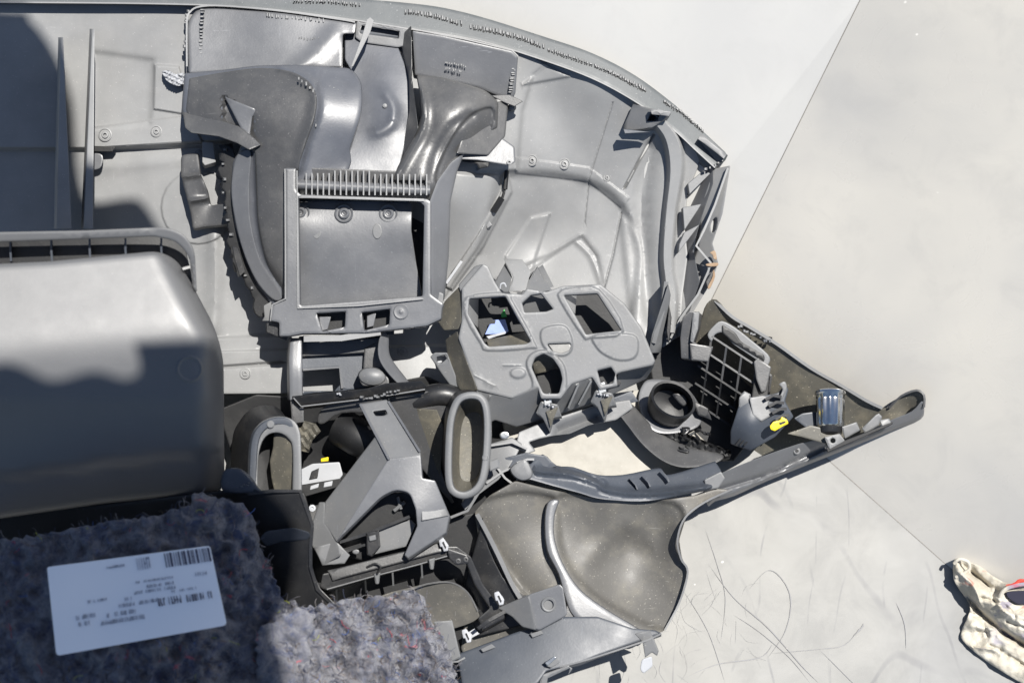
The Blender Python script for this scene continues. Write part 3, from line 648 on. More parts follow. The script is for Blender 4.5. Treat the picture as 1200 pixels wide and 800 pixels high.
# ---- cross bar and the dark cavity behind the console ----------------
cav = relief('cavity_wall', rc([(300, 462), (365, 466), (500, 440), (560, 470), (600, 500), (620, 560), (560, 640), (540, 700), (380, 720), (330, 600), (280, 560), (255, 480)], 4), M['jet'], dash, Hf([(300, 470, -70), (500, 450, -60), (600, 520, -70), (400, 600, -90), (540, 680, -70), (400, 700, -60)]), 5, step=20)
cb = relief('cross_bar', rc([(342, 464), (430, 455), (452, 449), (494, 446), (500, 452), (498, 457), (455, 462), (352, 476), (346, 472)], 1.5), M['black'], dash, Hf(plane((342, 464, 26), (500, 448, 22), (352, 476, 18))), 10, side=(0, 3))
fin('edge', [(344, 466, 27), (353, 476, 24), (430, 467, 24), (498, 456, 24)], 1.4, M['mid'], cb, 4)
teeth([(426, 466), (440, 464), (466, 458)], 12, 5, 3.5, 27, M['mid'], cb, 5, 'clamp_piece', 2)
teeth([(396, 461), (400, 463)], 3, 3, 2.5, 26, M['white'], cb, 1.5, 'paint_fleck', 1)
relief('bar_end', [(340, 464), (346, 465), (356, 478), (356, 494), (342, 497)], M['duct'], cb, 12, 26)
relief('inner_duct', sm([(372, 494), (376, 480), (392, 471), (430, 464), (500, 458), (528, 462), (538, 480), (530, 500), (512, 520), (520, 560), (530, 590), (470, 520), (440, 488), (400, 484), (380, 496)], 3, True), M['duct'], dash, Hf([(372, 494, -10), (430, 464, 4), (530, 470, -6), (520, 560, -40), (470, 520, -20)]), 8, step=10, rnd=2)
tube('dark_elbow', sm([(400, 500, -40), (420, 512, -30), (436, 520, -30), (440, 545, -36), (430, 575, -44)], 5), 24, M['jet'], dash, 20)
tube('dark_elbow', sm([(486, 470, -16), (515, 462, -10), (536, 468, -14), (546, 490, -20)], 5), 14, M['black'], dash, 16)
relief('liner', [(484, 478), (512, 480), (520, 500), (516, 560), (498, 520)], M['tan'], dash, Hf(plane((484, 478, -6), (520, 500, -4), (500, 550, -40))), 4)
cw = relief('crumpled_liner', [(343, 498), (352, 492), (370, 496), (376, 505), (366, 516), (362, 530), (352, 528), (344, 512)], M['tan'], dash, -6, 6, step=4, noise=lambda P: 5*np.sin(P[:, 0]*.9)*np.cos(P[:, 1]*.6+P[:, 0]*.3))
# white sticker board glimpsed inside the cavity
sk = relief('label_board', rc([(352, 550), (366, 543), (398, 541), (402, 556), (394, 566), (378, 572), (352, 574)], 2), M['white'], dash, -40, 3)
block('dark_bar', [(352, 568), (400, 560), (398, 570), (350, 584)], -30, 6, M['jet'], dash)
for q in ([(364, 569), (374, 566), (373, 571), (363, 574)], [(380, 565), (390, 563), (389, 569), (379, 571)]): block('patch', q, -29, 3, M['white'], sk)
for q in ([(365, 552), (374, 548), (372, 560), (362, 562)],): block('patch', q, -38, 3, M['black'], sk)
block('yellow_tag', [(376, 537), (385, 535), (385, 540), (376, 541)], -34, 3, M['yellow'], dash)

# ---- console bracket (A-shaped) ------------------------------------
cn = bpy.data.objects.new('console_bracket', None); col.objects.link(cn); cn.parent = dash; cn.location = W(450, 560, 20)-org(dash)
relief('top_plate', rc([(422, 473), (453, 468), (493, 530), (493, 534), (457, 539)], 1.5), M['mid'], cn, Hf(plane((422, 473, 30), (453, 468, 30), (475, 536, 70))), 8, holes=[rc([(437, 482), (452, 480), (454, 485), (449, 487), (440, 487)], 1.5)], step=12, side=(0, 2))
fin('rim', [(422, 473, 34), (440, 508, 56), (456, 538, 75)], 2.6, M['ductblue'], cn, 8); fin('rim', [(455, 470, 34), (474, 500, 54), (492, 529, 72)], 2.6, M['ductblue'], cn, 8)
relief('leg_plate', rc([(440, 511), (456, 538), (394, 634), (379, 611), (381, 588)], 1), M['mid'], cn, Hf([(440, 511, 54), (456, 538, 70), (394, 634, 66), (379, 611, 40)]), 6, step=14, rnd=1)
face = rc([(455, 537), (493, 533), (495, 560), (510, 563), (527, 604), (523, 624), (478, 654), (474, 650), (489, 616), (487, 596), (480, 577, 6), (464, 573, 8), (447, 581, 10), (430, 598), (394, 634)], 1.2)
relief('face_plate', face, M['ductblue'], cn, Hf([(455, 537, 70), (493, 533, 70), (494, 600, 76), (527, 604, 66), (478, 650, 72), (394, 634, 68), (440, 580, 72)]), 7, step=14, rnd=1, side=(1, 2))
relief('foot', rc([(366, 612), (374, 588), (381, 588), (380, 612), (394, 633), (400, 650), (378, 662), (362, 632)], 1.5), M['mid'], cn, Hf([(370, 600, 30), (394, 633, 62), (378, 660, 56), (366, 612, 34)]), 24)
relief('foot', [(368, 641), (394, 634), (410, 650), (404, 660), (378, 662)], M['mid'], cn, 58, 12)
ringat(366, 595, 36, 4, [(4, -4), (4, .6), (1.8, 1), (1.4, -2)], 'screw_boss', M['white'], cn, 12)
relief('side_wall', rc([(494, 562), (509, 563), (526, 604), (494, 610)], 1), M['mid'], cn, Hf(plane((494, 562, 62), (526, 604, 70), (494, 610, 80))), 10)
relief('inner_plate', rc([(441, 620), (481, 608), (487, 614), (476, 640), (436, 650), (440, 632)], 1), M['mid'], cn, 40, 6)
relief('inner_wall', rc([(395, 632), (430, 596), (450, 578), (480, 576), (492, 600), (486, 640), (440, 660), (398, 650)], 2), M['jet'], cn, 18, 4)
fin('shelf_edge', [(398, 635, 50), (430, 625, 50), (480, 605, 50)], 3.5, M['black'], cn, 18)
lt = relief('latch', rc([(429, 624), (444, 621), (446, 640), (436, 652), (430, 650)], 1), M['black'], cn, 54, 12)
block('latch_plate', [(432, 628), (440, 626), (441, 632), (433, 634)], 58, 3, M['mid'], lt)
relief('white_dot', circ(417, 646, 4.2, 3, 14), M['mid'], cn, 42, 3)
tube('stay', [(462, 598, 26), (474, 588, 28)], 2.4, M['mid'], cn); tube('stay', [(470, 596, 26), (466, 582, 28)], 2.0, M['mid'], cn)
fin('shelf', [(396, 650, 44), (420, 640, 44), (436, 636, 44)], 3, M['jet'], cn, 10)

# ---- oval air outlets ------------------------------------------------
def oval(pts, ri, h0, deep, mat, mi, name, sidev, hr=4):
    base = bpy.data.objects.new(name, None); col.objects.link(base); base.parent = dash
    p = A(sm(pts, 5, True)); c = p.mean(0); base.location = W(c[0], c[1], h0)-org(dash)
    inn_ = offs(p, ri); out_ = p
    def rg(q, h): return [(x, y, h) for x, y in q]
    mid_ = offs(p, ri*.5)
    loft('outlet_rim', [rg(out_+A(sidev)*.25, h0-9), rg(out_, h0-1.5), rg(offs(p, 1.2), h0), rg(mid_, h0+hr*.2), rg(offs(p, ri-1.2), h0), rg(inn_, h0-2), rg(inn_, h0-9)], mat, base, loop=True)
    k = A(sidev)
    loft('outlet_throat', [rg(offs(p, ri-.6)-k*0, h0-6), rg((offs(p, ri)-c)*.97+c+k*.5, h0-deep*.5), rg((offs(p, ri)-c)*.75+c+k, h0-deep), rg((offs(p, ri)-c)*.2+c+k, h0-deep-3)], mi, base, cap0=False)
    return base, p, c
o1, p1, c1 = oval([(522, 520), (525, 488), (534, 466), (550, 459), (566, 463), (574, 480), (575, 515), (571, 555), (562, 575), (545, 584), (529, 579), (522, 562)], 8.5, 62, 55, M['mid'], M['tan'], 'air_outlet', (4, 2))
relief('bracket', rc([(572, 540), (584, 536), (586, 548), (574, 552)], 1), M['mid'], o1, 40, 10)
ringat(569, 536, 62, 4, [(4, -2), (4, .5), (3, 1), (2.4, .2), (.4, .2)], 'stud', M['mid'], o1, 14)
loft('outlet_body', [[(x, y, 52) for x, y in p1], [(x*.9+54-4, y*.92+34, 10) for x, y in p1], [(x*.8+100, y*.8+90, -50) for x, y in p1]], M['black'], o1, cap0=False)
o2, p2, c2 = oval([(292, 590), (292, 548), (295, 514), (305, 497), (322, 489), (340, 491), (350, 503), (353, 525), (352, 590), (345, 612), (320, 618), (298, 610)], 9, 66, 60, M['navy'], M['jet'], 'air_outlet', (-8, 0), 2)
relief('outlet_lip', sm([(292, 600), (291, 548), (294, 514), (304, 496), (322, 488), (340, 490), (350, 501), (353, 525), (353, 600), (343, 600), (343, 530), (338, 514), (326, 507), (312, 511), (304, 528), (302, 560), (303, 600)], 4, True), M['mid'], o2, Hf(plane((292, 600, 66), (353, 520, 68), (320, 490, 64))), 8, step=8, rnd=2.5)
k2 = p2
loft('outlet_body', [[(x, y, 60) for x, y in p2], [(x*.98-2, y-4, 44) for x, y in p2], [((x-320)*1.0+304, y-14, 20) for x, y in p2], [((x-320)*.9+296, (y-550)*.9+540, -20) for x, y in p2]], M['black'], o2, cap0=False)
relief('lit_throat_wall', rc([(321, 503), (332, 508), (343, 518), (344, 596), (326, 596), (318, 560), (316, 540), (320, 524)], 2), M['tan'], o2, Hf(plane((322, 500, 50), (343, 520, 62), (320, 590, 36))), 4)  # tan piece puts the sunlit right wall into the dark throat
ringat(317, 497, 66, 4, [(4.5, -1), (4.5, 1.6), (3.6, 2.2), (.4, 2.2)], 'stud', M['mid'], o2, 14)

# ---- dark shelf part on the left -------------------------------------
sh = relief('glovebox_hinge_box', rc([(-40, 600), (120, 590), (262, 574), (290, 577), (350, 574, 3), (357, 577), (368, 616), (366, 640), (364, 662), (372, 690), (392, 712), (360, 720), (200, 740), (-40, 740)], 3), M['jet'], dash, Hf([(-40, 600, 100), (262, 580, 110), (355, 580, 120), (366, 640, 116), (300, 700, 96), (380, 712, 100), (100, 700, 90)]), 130, step=18, rnd=3)
fin('edge', [(290, 578, 124), (320, 575, 124), (352, 575, 124), (366, 614, 122), (364, 640, 120), (364, 664, 116), (372, 690, 110), (395, 713, 104)], 4, M['black'], sh, 14)
relief('step', rc([(304, 630), (312, 622), (345, 618), (364, 624), (362, 632), (330, 634), (312, 640)], 4), M['navy'], sh, Hf(plane((304, 635, 126), (364, 625, 126), (330, 640, 112))), 18)
relief('round_cover', sm([(262, 552), (278, 548), (292, 556), (302, 570), (303, 576), (262, 576)], 4, True), M['navy'], dash, 128, 10, rnd=4)
teeth([(284, 570), (292, 566)], 4, 4, 2, 129, M['mid'], dash, 1, 'chipped_edge', 1)
# ---- instrument cluster housing ---------------------------------------
cl = bpy.data.objects.new('instrument_housing', None); col.objects.link(cl); cl.parent = dash; cl.location = W(640, 400, 0)-org(dash)
Hb = Hf(plane((544, 335, 14), (768, 424, 8), (559, 457, 16)))
Hb.region(sm([(547, 348), (592, 343), (600, 352), (627, 402), (622, 408), (572, 411), (563, 402), (546, 372)], 3, True), 1.7, 1.0)
Hb.region(sm([(656, 342), (668, 338), (702, 339), (731, 388), (692, 396), (683, 394), (656, 352)], 3, True), 1.6, 1.0)
Hb.region(sm([(634, 388), (644, 382), (662, 382), (670, 396), (670, 410), (660, 417), (644, 413), (635, 402)], 4, True), 1.8, 1.1)
Hb.region(sm([(694, 396), (704, 392), (742, 392), (748, 408), (742, 420), (724, 422), (706, 414), (697, 404)], 4, True), 1.8, 1.1)
Hb.region(sm([(617, 428), (621, 416), (634, 410), (648, 414), (661, 428), (664, 450), (660, 470), (625, 470), (624, 448)], 4, True), 2.2, 1.1)
Hb.disc(607, 437, 9, 1.5, 1.5, 6)
Hb.ridge([(590, 428), (610, 428)], 1.0, .8); Hb.ridge([(556, 440), (580, 452)], .8, .7)
holes = [rc([(550, 350), (592, 347), (622, 400), (616, 403), (573, 406), (568, 402), (549, 368)], 2), rc([(661, 346), (700, 344), (728, 387), (692, 391), (687, 392)], 1.5),
         sm([(623, 430), (627, 419), (637, 414), (648, 420), (656, 432), (659, 444)], 4)+[(657, 466), (634, 466), (631, 445)], rc([(641, 403), (669, 402), (668, 410), (658, 414), (647, 411)], 3), rc([(698, 434), (716, 429), (724, 436), (721, 452), (703, 456)], 1.5),
         rc([(612, 355), (622, 346), (634, 344), (648, 362), (640, 365), (615, 366)], 1)]
tf = relief('face_plate', rc([(541, 338), (566, 309), (572, 312), (580, 330), (588, 343), (612, 345), (617, 338), (640, 342), (660, 335), (704, 333), (732, 356), (752, 384), (768, 423), (765, 428), (728, 436), (722, 438), (724, 452), (703, 457), (694, 442), (670, 450), (657, 467), (634, 467), (630, 454), (600, 467), (559, 457), (537, 396), (541, 376)], 2), M['mid'], cl, Hb, 4, holes=[holes[0], holes[1], rc([(623, 430), (627, 419), (637, 414), (648, 420), (656, 432), (659, 444), (655, 461), (637, 461), (631, 448)], 3), holes[3], rc([(700, 434), (716, 430), (721, 438), (718, 449), (705, 451)], 1.5), holes[5]], step=9, rnd=1.6, side=(0, 1))
# depth behind the openings
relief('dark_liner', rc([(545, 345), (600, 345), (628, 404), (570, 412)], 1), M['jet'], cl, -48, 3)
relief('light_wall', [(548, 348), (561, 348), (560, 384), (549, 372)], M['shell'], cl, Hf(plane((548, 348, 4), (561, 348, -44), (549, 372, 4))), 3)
relief('ledge', [(570, 398), (620, 388), (626, 404), (574, 410)], M['tan'], cl, Hf(plane((570, 398, -28), (620, 388, -26), (574, 410, 2))), 3)
pc = relief('paper_tag', rc([(568, 392), (576, 375), (592, 374), (596, 388), (592, 391)], 1), plastic('blue_white_paper', (.25, .33, .62), .6, amt=0, scratch=0), cl, -34, 1)
block('dark_print', [(575, 375), (581, 375), (580, 379), (574, 379)], -33, .6, M['jet'], pc, bevel=0)
relief('paper_edge', [(570, 394), (593, 388), (592, 391), (573, 397)], M['white'], cl, -26, 1); relief('green_fleck', [(587, 368), (591, 362), (594, 371), (588, 372)], plastic('green_plastic', (.05, .4, .08), .5, amt=0), cl, -38, 2)
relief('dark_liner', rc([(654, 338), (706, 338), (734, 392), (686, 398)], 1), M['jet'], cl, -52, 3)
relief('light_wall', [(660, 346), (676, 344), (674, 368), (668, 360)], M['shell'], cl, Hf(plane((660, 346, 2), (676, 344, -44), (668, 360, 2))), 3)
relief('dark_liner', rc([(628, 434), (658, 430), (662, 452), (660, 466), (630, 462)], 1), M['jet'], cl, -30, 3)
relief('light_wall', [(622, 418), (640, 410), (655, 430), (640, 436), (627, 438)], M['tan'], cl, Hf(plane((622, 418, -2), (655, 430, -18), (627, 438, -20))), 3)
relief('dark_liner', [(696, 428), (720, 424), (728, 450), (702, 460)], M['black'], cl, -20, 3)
relief('pocket_wall', [(606, 342), (650, 340), (652, 368), (608, 370)], M['mid'], cl, Hf(plane((606, 342, -4), (650, 340, -6), (620, 370, -22))), 3)
# fins above the housing
solid('gusset', [(617, 328, -20), (639, 330, -20), (648, 340, -4), (618, 345, -2), (630, 311, -40), (612, 345, 2)], [(0, 1, 2, 3), (4, 1, 0), (0, 3, 5, 4), (4, 5, 3, 2, 1)], M['mid'], cl)
relief('web', [(590, 303), (612, 304), (622, 318), (616, 340), (596, 342), (601, 325)], M['shell'], cl, Hf([(590, 303, -40), (612, 304, -34), (622, 318, -22), (596, 342, -2), (616, 340, -2)]), 5)
relief('web', [(580, 330), (592, 308), (600, 324), (596, 342), (586, 342)], M['mid'], cl, Hf(plane((580, 330, -24), (592, 308, -46), (596, 342, -6))), 6)
relief('web', [(619, 322), (636, 310), (649, 336), (640, 338), (622, 336)], M['mid'], cl, Hf(plane((619, 322, -34), (636, 310, -48), (649, 336, -20))), 6)
tube('hook', sm([(586, 338, 4), (587, 333, 6), (591, 332, 6), (593, 336, 5)], 4), 1, M['white'], cl, 6)
relief('shoulder', rc([(537, 334), (556, 312), (566, 309), (570, 318), (560, 330), (541, 345)], 3), M['mid'], cl, Hf(plane((537, 334, 4), (566, 309, 0), (541, 345, 10))), 14)
relief('scalloped_lug', rc([(510, 372), (522, 352), (542, 332), (541, 376), (537, 386), (520, 387)], 2), M['tan'], cl, Hf(plane((510, 372, -24), (542, 332, 4), (537, 386, 12))), 10)
relief('side_wall', rc([(522, 398), (536, 388), (542, 410), (560, 457), (548, 462), (538, 456), (526, 430)], 1.5), M['tan'], cl, Hf([(522, 398, -14), (536, 388, 14), (560, 457, 24), (540, 458, -4)]), 14)
relief('corner_lug', rc([(504, 418), (509, 413), (524, 413), (541, 458), (528, 452), (519, 440)], 1.5), M['mid'], cl, Hf(plane((504, 418, -8), (524, 413, -4), (541, 458, -10))), 20, holes=[[(512, 418), (521, 416), (524, 420), (518, 425), (512, 424)]])
relief('bright_tab', [(511, 417), (522, 417), (523, 423), (513, 425)], M['white'], cl, -22, 3)
# front skirt folding down
Hk = Hf([(559, 457, 13), (600, 467, 12), (669, 451, 9), (768, 424, 3), (545, 478, 10), (600, 500, -22), (650, 482, -26), (700, 468, -28), (755, 442, -34)])
for a, b in (((676, 452), (664, 478)), ((692, 446), (676, 474))): Hk.ridge([a, b], 2.2, 5)
Hk.ridge([(574, 465), (552, 498)], 1.6, 3)
sk2 = relief('front_skirt', rc([(558, 456), (600, 466), (631, 453), (634, 465), (657, 466), (669, 449), (694, 441), (702, 456), (722, 452), (724, 437), (768, 422), (766, 430), (757, 444), (740, 452), (700, 470), (665, 482), (640, 490), (605, 500), (580, 492), (556, 505), (545, 500), (540, 478)], 1.5), M['mid'], cl, Hk, 4, step=9, rnd=1.3)
fin('fin', [(678, 450, 16), (672, 464, 4), (666, 478, -10)], 2.2, M['shell'], sk2, 14); fin('fin', [(693, 446, 14), (685, 461, 2), (678, 474, -12)], 2.2, M['shell'], sk2, 14)
for (x, y) in ((642, 478), (706, 465)):
    cp = relief('clip_mount', rc([(x-14, y+6), (x-8, y-8), (x+12, y-4), (x+16, y+10), (x+6, y+12), (x+2, y+28), (x-6, y+12)], 1), M['mid'], cl, Hf(plane((x-14, y+6, 2), (x+12, y-4, 6), (x, y+28, -8))), 20, side=(1, 2))
    relief('clip_socket', [(x-2, y+4), (x+12, y-1), (x+3, y+22)], M['tan'], cp, Hf(plane((x-4, y+4, 7), (x+12, y-1, 9), (x+2, y+24, -1))), 5)
    block('clip', [(x-6, y-16), (x+3, y-18), (x+5, y-6), (x-4, y-3)], 8, 10, M['metal'], cp)
    block('clip_slot', [(x-4, y-13), (x+1, y-14), (x+2, y-9), (x-2, y-8)], 8.6, 6, M['jet'], cp)
    teeth([(x-4, y-4), (x+6, y-2)], 4, 3, 3, 9, M['white'], cp, 3, 'clip_spring', 1)
relief('bolt', circ(591, 510, 6, 4.5, 12), M['metal'], cl, -2, 12)

bd = relief('added_pale_board', rc([(585, 480), (760, 455), (830, 520), (800, 575), (700, 575), (600, 545)], 4), plastic('added_board_paint', (.30, .285, .25), .6, (.2, .19, .17), .3), None, Hf(plane((600, 500, -62), (800, 500, -84), (700, 570, -60))), 6)  # board added so that a bright surface shows through the opening
bd['label'] = 'added cream board, standing in for the bright surface seen under the opening in the right half of the dashboard'; bd['category'] = 'board'; bd['kind'] = ''; del bd['kind']
# ---- column opening: carrier rails round the bright gap ----------------
cr = bpy.data.objects.new('lower_carrier', None); col.objects.link(cr); cr.parent = dash; cr.location = W(700, 540, 0)-org(dash)
relief('rail', rc([(608, 506), (640, 493), (700, 474), (738, 468), (742, 478), (722, 492), (690, 498), (668, 508), (650, 510), (632, 514), (620, 518), (628, 528), (618, 532), (604, 524)], 2), M['mid'], cr, Hf([(608, 506, -18), (738, 470, -36), (722, 492, -34), (650, 505, -26), (618, 530, -14)]).ridge([(655, 505), (700, 488)], 6, -10), 16, step=9)
relief('rail_shadow', [(600, 496), (660, 486), (740, 458), (748, 470), (700, 482), (620, 500)], M['navy'], cr, -52, 8).name = 'rail_shade'  # dark strip modelled as the shadow behind the rail
relief('curved_arm', sm([(722, 478), (738, 472), (756, 490), (775, 508), (810, 524), (846, 532), (840, 542), (806, 548), (780, 542), (756, 524), (738, 502)], 4, True), M['duct'], cr, Hf([(722, 478, -36), (740, 500, -40), (780, 512, -60), (780, 540, -36), (840, 536, -50)]), 20, step=9, rnd=2)
# column carrier end pieces at left of the arch
Hx = Hf([(545, 560, -8), (600, 520, -4), (640, 530, -8), (580, 560, 0), (620, 560, 6)])
relief('carrier_web', rc([(574, 520), (600, 512), (612, 520), (606, 532), (596, 548), (584, 562), (560, 580), (545, 598), (540, 590), (560, 566), (570, 548)], 2), M['mid'], cr, Hx, 12, step=9)
fin('web_rib', [(570, 566, 4), (590, 552, 6), (620, 540, 8)], 2.4, M['shell'], cr, 16); fin('web_rib', [(574, 522, 4), (600, 518, 6), (618, 526, 6)], 2.4, M['shell'], cr, 16)
fin('web_rib', [(583, 548, 5), (592, 560, 5), (600, 566, 4)], 2.4, M['shell'], cr, 16); fin('web_rib', [(562, 575, 2), (548, 598, 0), (528, 606, 0)], 3, M['mid'], cr, 16)
relief('nose_block', sm([(598, 548), (612, 538), (618, 540), (624, 552), (622, 560), (612, 563), (602, 558)], 3, True), M['mid'], cr, 20, 26, rnd=4)
fin('nose_fin', [(606, 542, 18), (618, 538, 18), (626, 538, 16)], 2.5, M['shell'], cr, 10)
relief('dark_slot', [(592, 536), (616, 530), (640, 534), (652, 546), (632, 552), (606, 552), (594, 546)], M['navy'], cr, 0, 10)
# ---- dark arch rim that sweeps to the right ----------------------------
Ha = Hf([(600, 560, 16), (640, 560, 10), (700, 576, 6), (760, 580, 0), (830, 560, -10), (640, 535, -4), (700, 550, -14), (760, 548, -20), (850, 545, -20)])
Ha.ridge(sm([(630, 552), (670, 556), (700, 566), (712, 574), (760, 578), (830, 570)], 4), 4, 9)
Ha.ridge(sm([(640, 542), (680, 552), (706, 566)], 4), 5, -7)
ah = relief('arch_rim', sm([(605, 562), (618, 545), (636, 532), (652, 545), (672, 547), (700, 556), (730, 556), (765, 549), (775, 549), (781, 556), (800, 552)], 3)+sm([(838, 540), (846, 556), (834, 572), (800, 580), (760, 587), (730, 587), (700, 584), (680, 578), (650, 570), (622, 562)], 3), M['navy'], cr, Ha, 16, step=7, rnd=2)
for x0, y0 in ((738, 560), (753, 557), (775, 551)): fin('rib', [(x0, y0, -2), (x0+7, y0+8, 2), (x0+9, y0+13, 3)], 1.6, M['navy'], ah, 8)
# ---- bottom flange running out to the right horn ----------------------
Hz = Hf([(820, 562, -10), (900, 530, -30), (970, 505, -44), (1080, 480, -52), (830, 590, -40), (900, 558, -60), (970, 530, -72), (1070, 494, -64)])
Hz.ridge([(838, 575), (900, 556), (968, 524)], 3, -9)
fg = relief('bottom_flange', sm([(826, 566), (850, 552), (900, 532), (950, 516), (966, 518), (972, 525), (1010, 508), (1044, 492), (1068, 482), (1080, 470), (1083, 476), (1079, 489), (1050, 500), (1000, 520), (960, 536), (900, 560), (860, 578), (838, 584), (830, 590), (826, 578)], 3, True), M['ductblue'], cr, Hz, 14, step=7, rnd=2, side=(0, 3))
for x, y in ((843, 562), (934, 528)):
    ringat(x, y, float(Hz([(x, y)])[0])+1, 4, [(4, -3), (4, 1.2), (2, 1.4), (1.8, -2)], 'screw_boss', M['mid'], fg, 12)
    relief('hole', circ(x, y, 2, n=12), M['jet'], fg, float(Hz([(x, y)])[0])+3, 2, rnd=.2)
relief('lug', rc([(825, 562), (845, 552), (850, 560), (842, 572), (828, 574)], 2), M['mid'], fg, -2, 10)
# ---- right end panel (outer skin seen from inside) ---------------------
Hw = Hf([(830, 352, -66), (860, 372, -60), (905, 400, -62), (980, 452, -64), (1040, 478, -68), (1083, 462, -46), (1078, 488, -56), (900, 460, -98), (860, 430, -100), (960, 500, -92), (820, 400, -100), (1000, 490, -88), (1060, 480, -74)])
ep = relief('end_panel', sm([(822, 372), (828, 356), (840, 351), (858, 371), (880, 384), (912, 404), (950, 432), (985, 452), (1015, 470), (1032, 478)], 3)+[(1042, 478), (1056, 464, ), (1074, 457), (1084, 463), (1083, 478), (1076, 488), (1040, 500), (985, 520), (950, 526), (880, 545), (840, 540), (806, 500), (806, 420)], M['tan'], cr, Hw, 5, step=8, rnd=1.6)
fin('edge', sm([(838, 352, -62), (858, 371, -56), (880, 384, -56), (912, 404, -58), (950, 431, -58), (985, 451, -60), (1015, 469, -62), (1034, 478, -64)], 4), 3.5, M['mid'], ep, 8)
fin('edge', sm([(1042, 478, -62), (1056, 464, -50), (1074, 457, -44), (1083, 463, -42), (1083, 477, -44)], 3), 2.4, M['duct'], ep, 8)
teeth([(868, 382), (876, 388), (884, 392)], 6, 5, 4, -54, M['mid'], ep, 4, 'broken_tab', 2)
teeth([(893, 396), (900, 400)], 4, 4, 4, -54, M['navy'], ep, 4, 'broken_tab', 2)
# fuse-box lattice
lat = bpy.data.objects.new('fuse_box_carrier', None); col.objects.link(lat); lat.parent = dash; lat.location = W(860, 430, -60)-org(dash)
relief('back', [(790, 372), (905, 395), (905, 480), (860, 540), (780, 540), (760, 420)], M['jet'], lat, -104, 4)
def lp(u, v): return (834+u*17.5+v*-3.0, 394+u*11.5+v*20.5)
for i in range(5):
    a = lp(i, 0); b = lp(i, 2.0 if i else 2.0); fin('lattice_bar', [(a[0], a[1], -46), (b[0], b[1], -62)], 2.4, M['duct'], lat, 22)
for j in range(5):
    a = lp(-.6 if j > 1 else 0, j); b = lp(4, j); fin('lattice_bar', [(a[0], a[1], -46-8*j), (b[0], b[1], -46-8*j)], 2.2, M['duct'] if j < 2 else M['black'], lat, 22)
for i in range(5):
    a = lp(i, 2); b = lp(i, 4); fin('lattice_bar', [(a[0], a[1], -63), (b[0], b[1], -78)], 2, M['jet'], lat, 20)
relief('upright', rc([(800, 372), (808, 364), (820, 366), (818, 382), (812, 400), (820, 404), (818, 422), (798, 420), (797, 396)], 2), M['duct'], lat, Hf(plane((800, 372, -34), (820, 366, -34), (798, 420, -44))), 30, side=(3, 2))
relief('upright_face', rc([(812, 366), (820, 365), (818, 386), (812, 402), (809, 400)], 1), M['mid'], lat, -32, 6)
relief('bracket', rc([(808, 402), (836, 406), (830, 424), (810, 422)], 1.5), M['duct'], lat, -36, 14)
fr = relief('frame', sm([(829, 392), (836, 382), (846, 376), (862, 384), (880, 398), (900, 415), (902, 424), (896, 430), (890, 424), (872, 412), (858, 402), (848, 390), (838, 392), (834, 400)], 3, True), M['mid'], lat, -46, 14)
relief('end_tab', rc([(883, 424), (888, 419), (904, 430), (898, 458), (892, 460), (886, 444)], 1.5), M['duct'], lat, -40, 22)
relief('cover', rc([(846, 380), (862, 390), (868, 400), (896, 416), (896, 424), (860, 402), (846, 390)], 3), M['jet'], lat, -44, 6)
relief('cover', rc([(884, 442), (903, 436), (900, 466), (890, 476), (880, 470)], 3), M['jet'], lat, -48, 16)
# dark tube and its pale seat
tb = bpy.data.objects.new('lamp_tube', None); col.objects.link(tb); tb.parent = dash; tb.location = W(785, 480, -60)-org(dash)
relief('seat', sm([(748, 470), (752, 452), (764, 444), (800, 450), (822, 480), (818, 500), (790, 508), (768, 506), (754, 492)], 4, True), M['ductblue'], tb, Hf(plane((748, 470, -70), (822, 480, -78), (780, 508, -56))), 6, rnd=2)
loft('tube', [[(x, y, h) for x, y in circ(cx, cy, rx, ry, 28, .5)] for cx, cy, rx, ry, h in ((782, 480, 24, 21, -66), (785, 474, 27, 21, -40), (789, 468, 28, 20, -24), (789, 468, 25, 17.5, -23), (786, 474, 22, 15, -52), (786, 474, 5, 4, -56))], M['jet'], tb, cap0=False)
relief('inner_step', sm([(788, 462), (800, 462), (806, 470), (800, 476)], 3, True), M['black'], tb, -40, 6)
relief('fin', [(812, 470), (830, 478), (834, 492), (818, 486)], M['black'], tb, -60, 12)
relief('wiring_tray', sm([(770, 500), (800, 506), (840, 522), (856, 528), (850, 540), (812, 536), (785, 520)], 3, True), M['jet'], lat, -62, 10, step=4, noise=lambda P: 4*np.sin(P[:, 0]*.7)*np.sin(P[:, 1]*.9))
random.seed(4)
for i in range(9):
    x, y = random.uniform(790, 845), random.uniform(502, 528)
    tube('wire', sm([(x+random.uniform(-9, 9), y+random.uniform(-5, 5), -54+random.uniform(-4, 6)) for k in range(4)], 4), 1.6, M['black'], lat, 6)
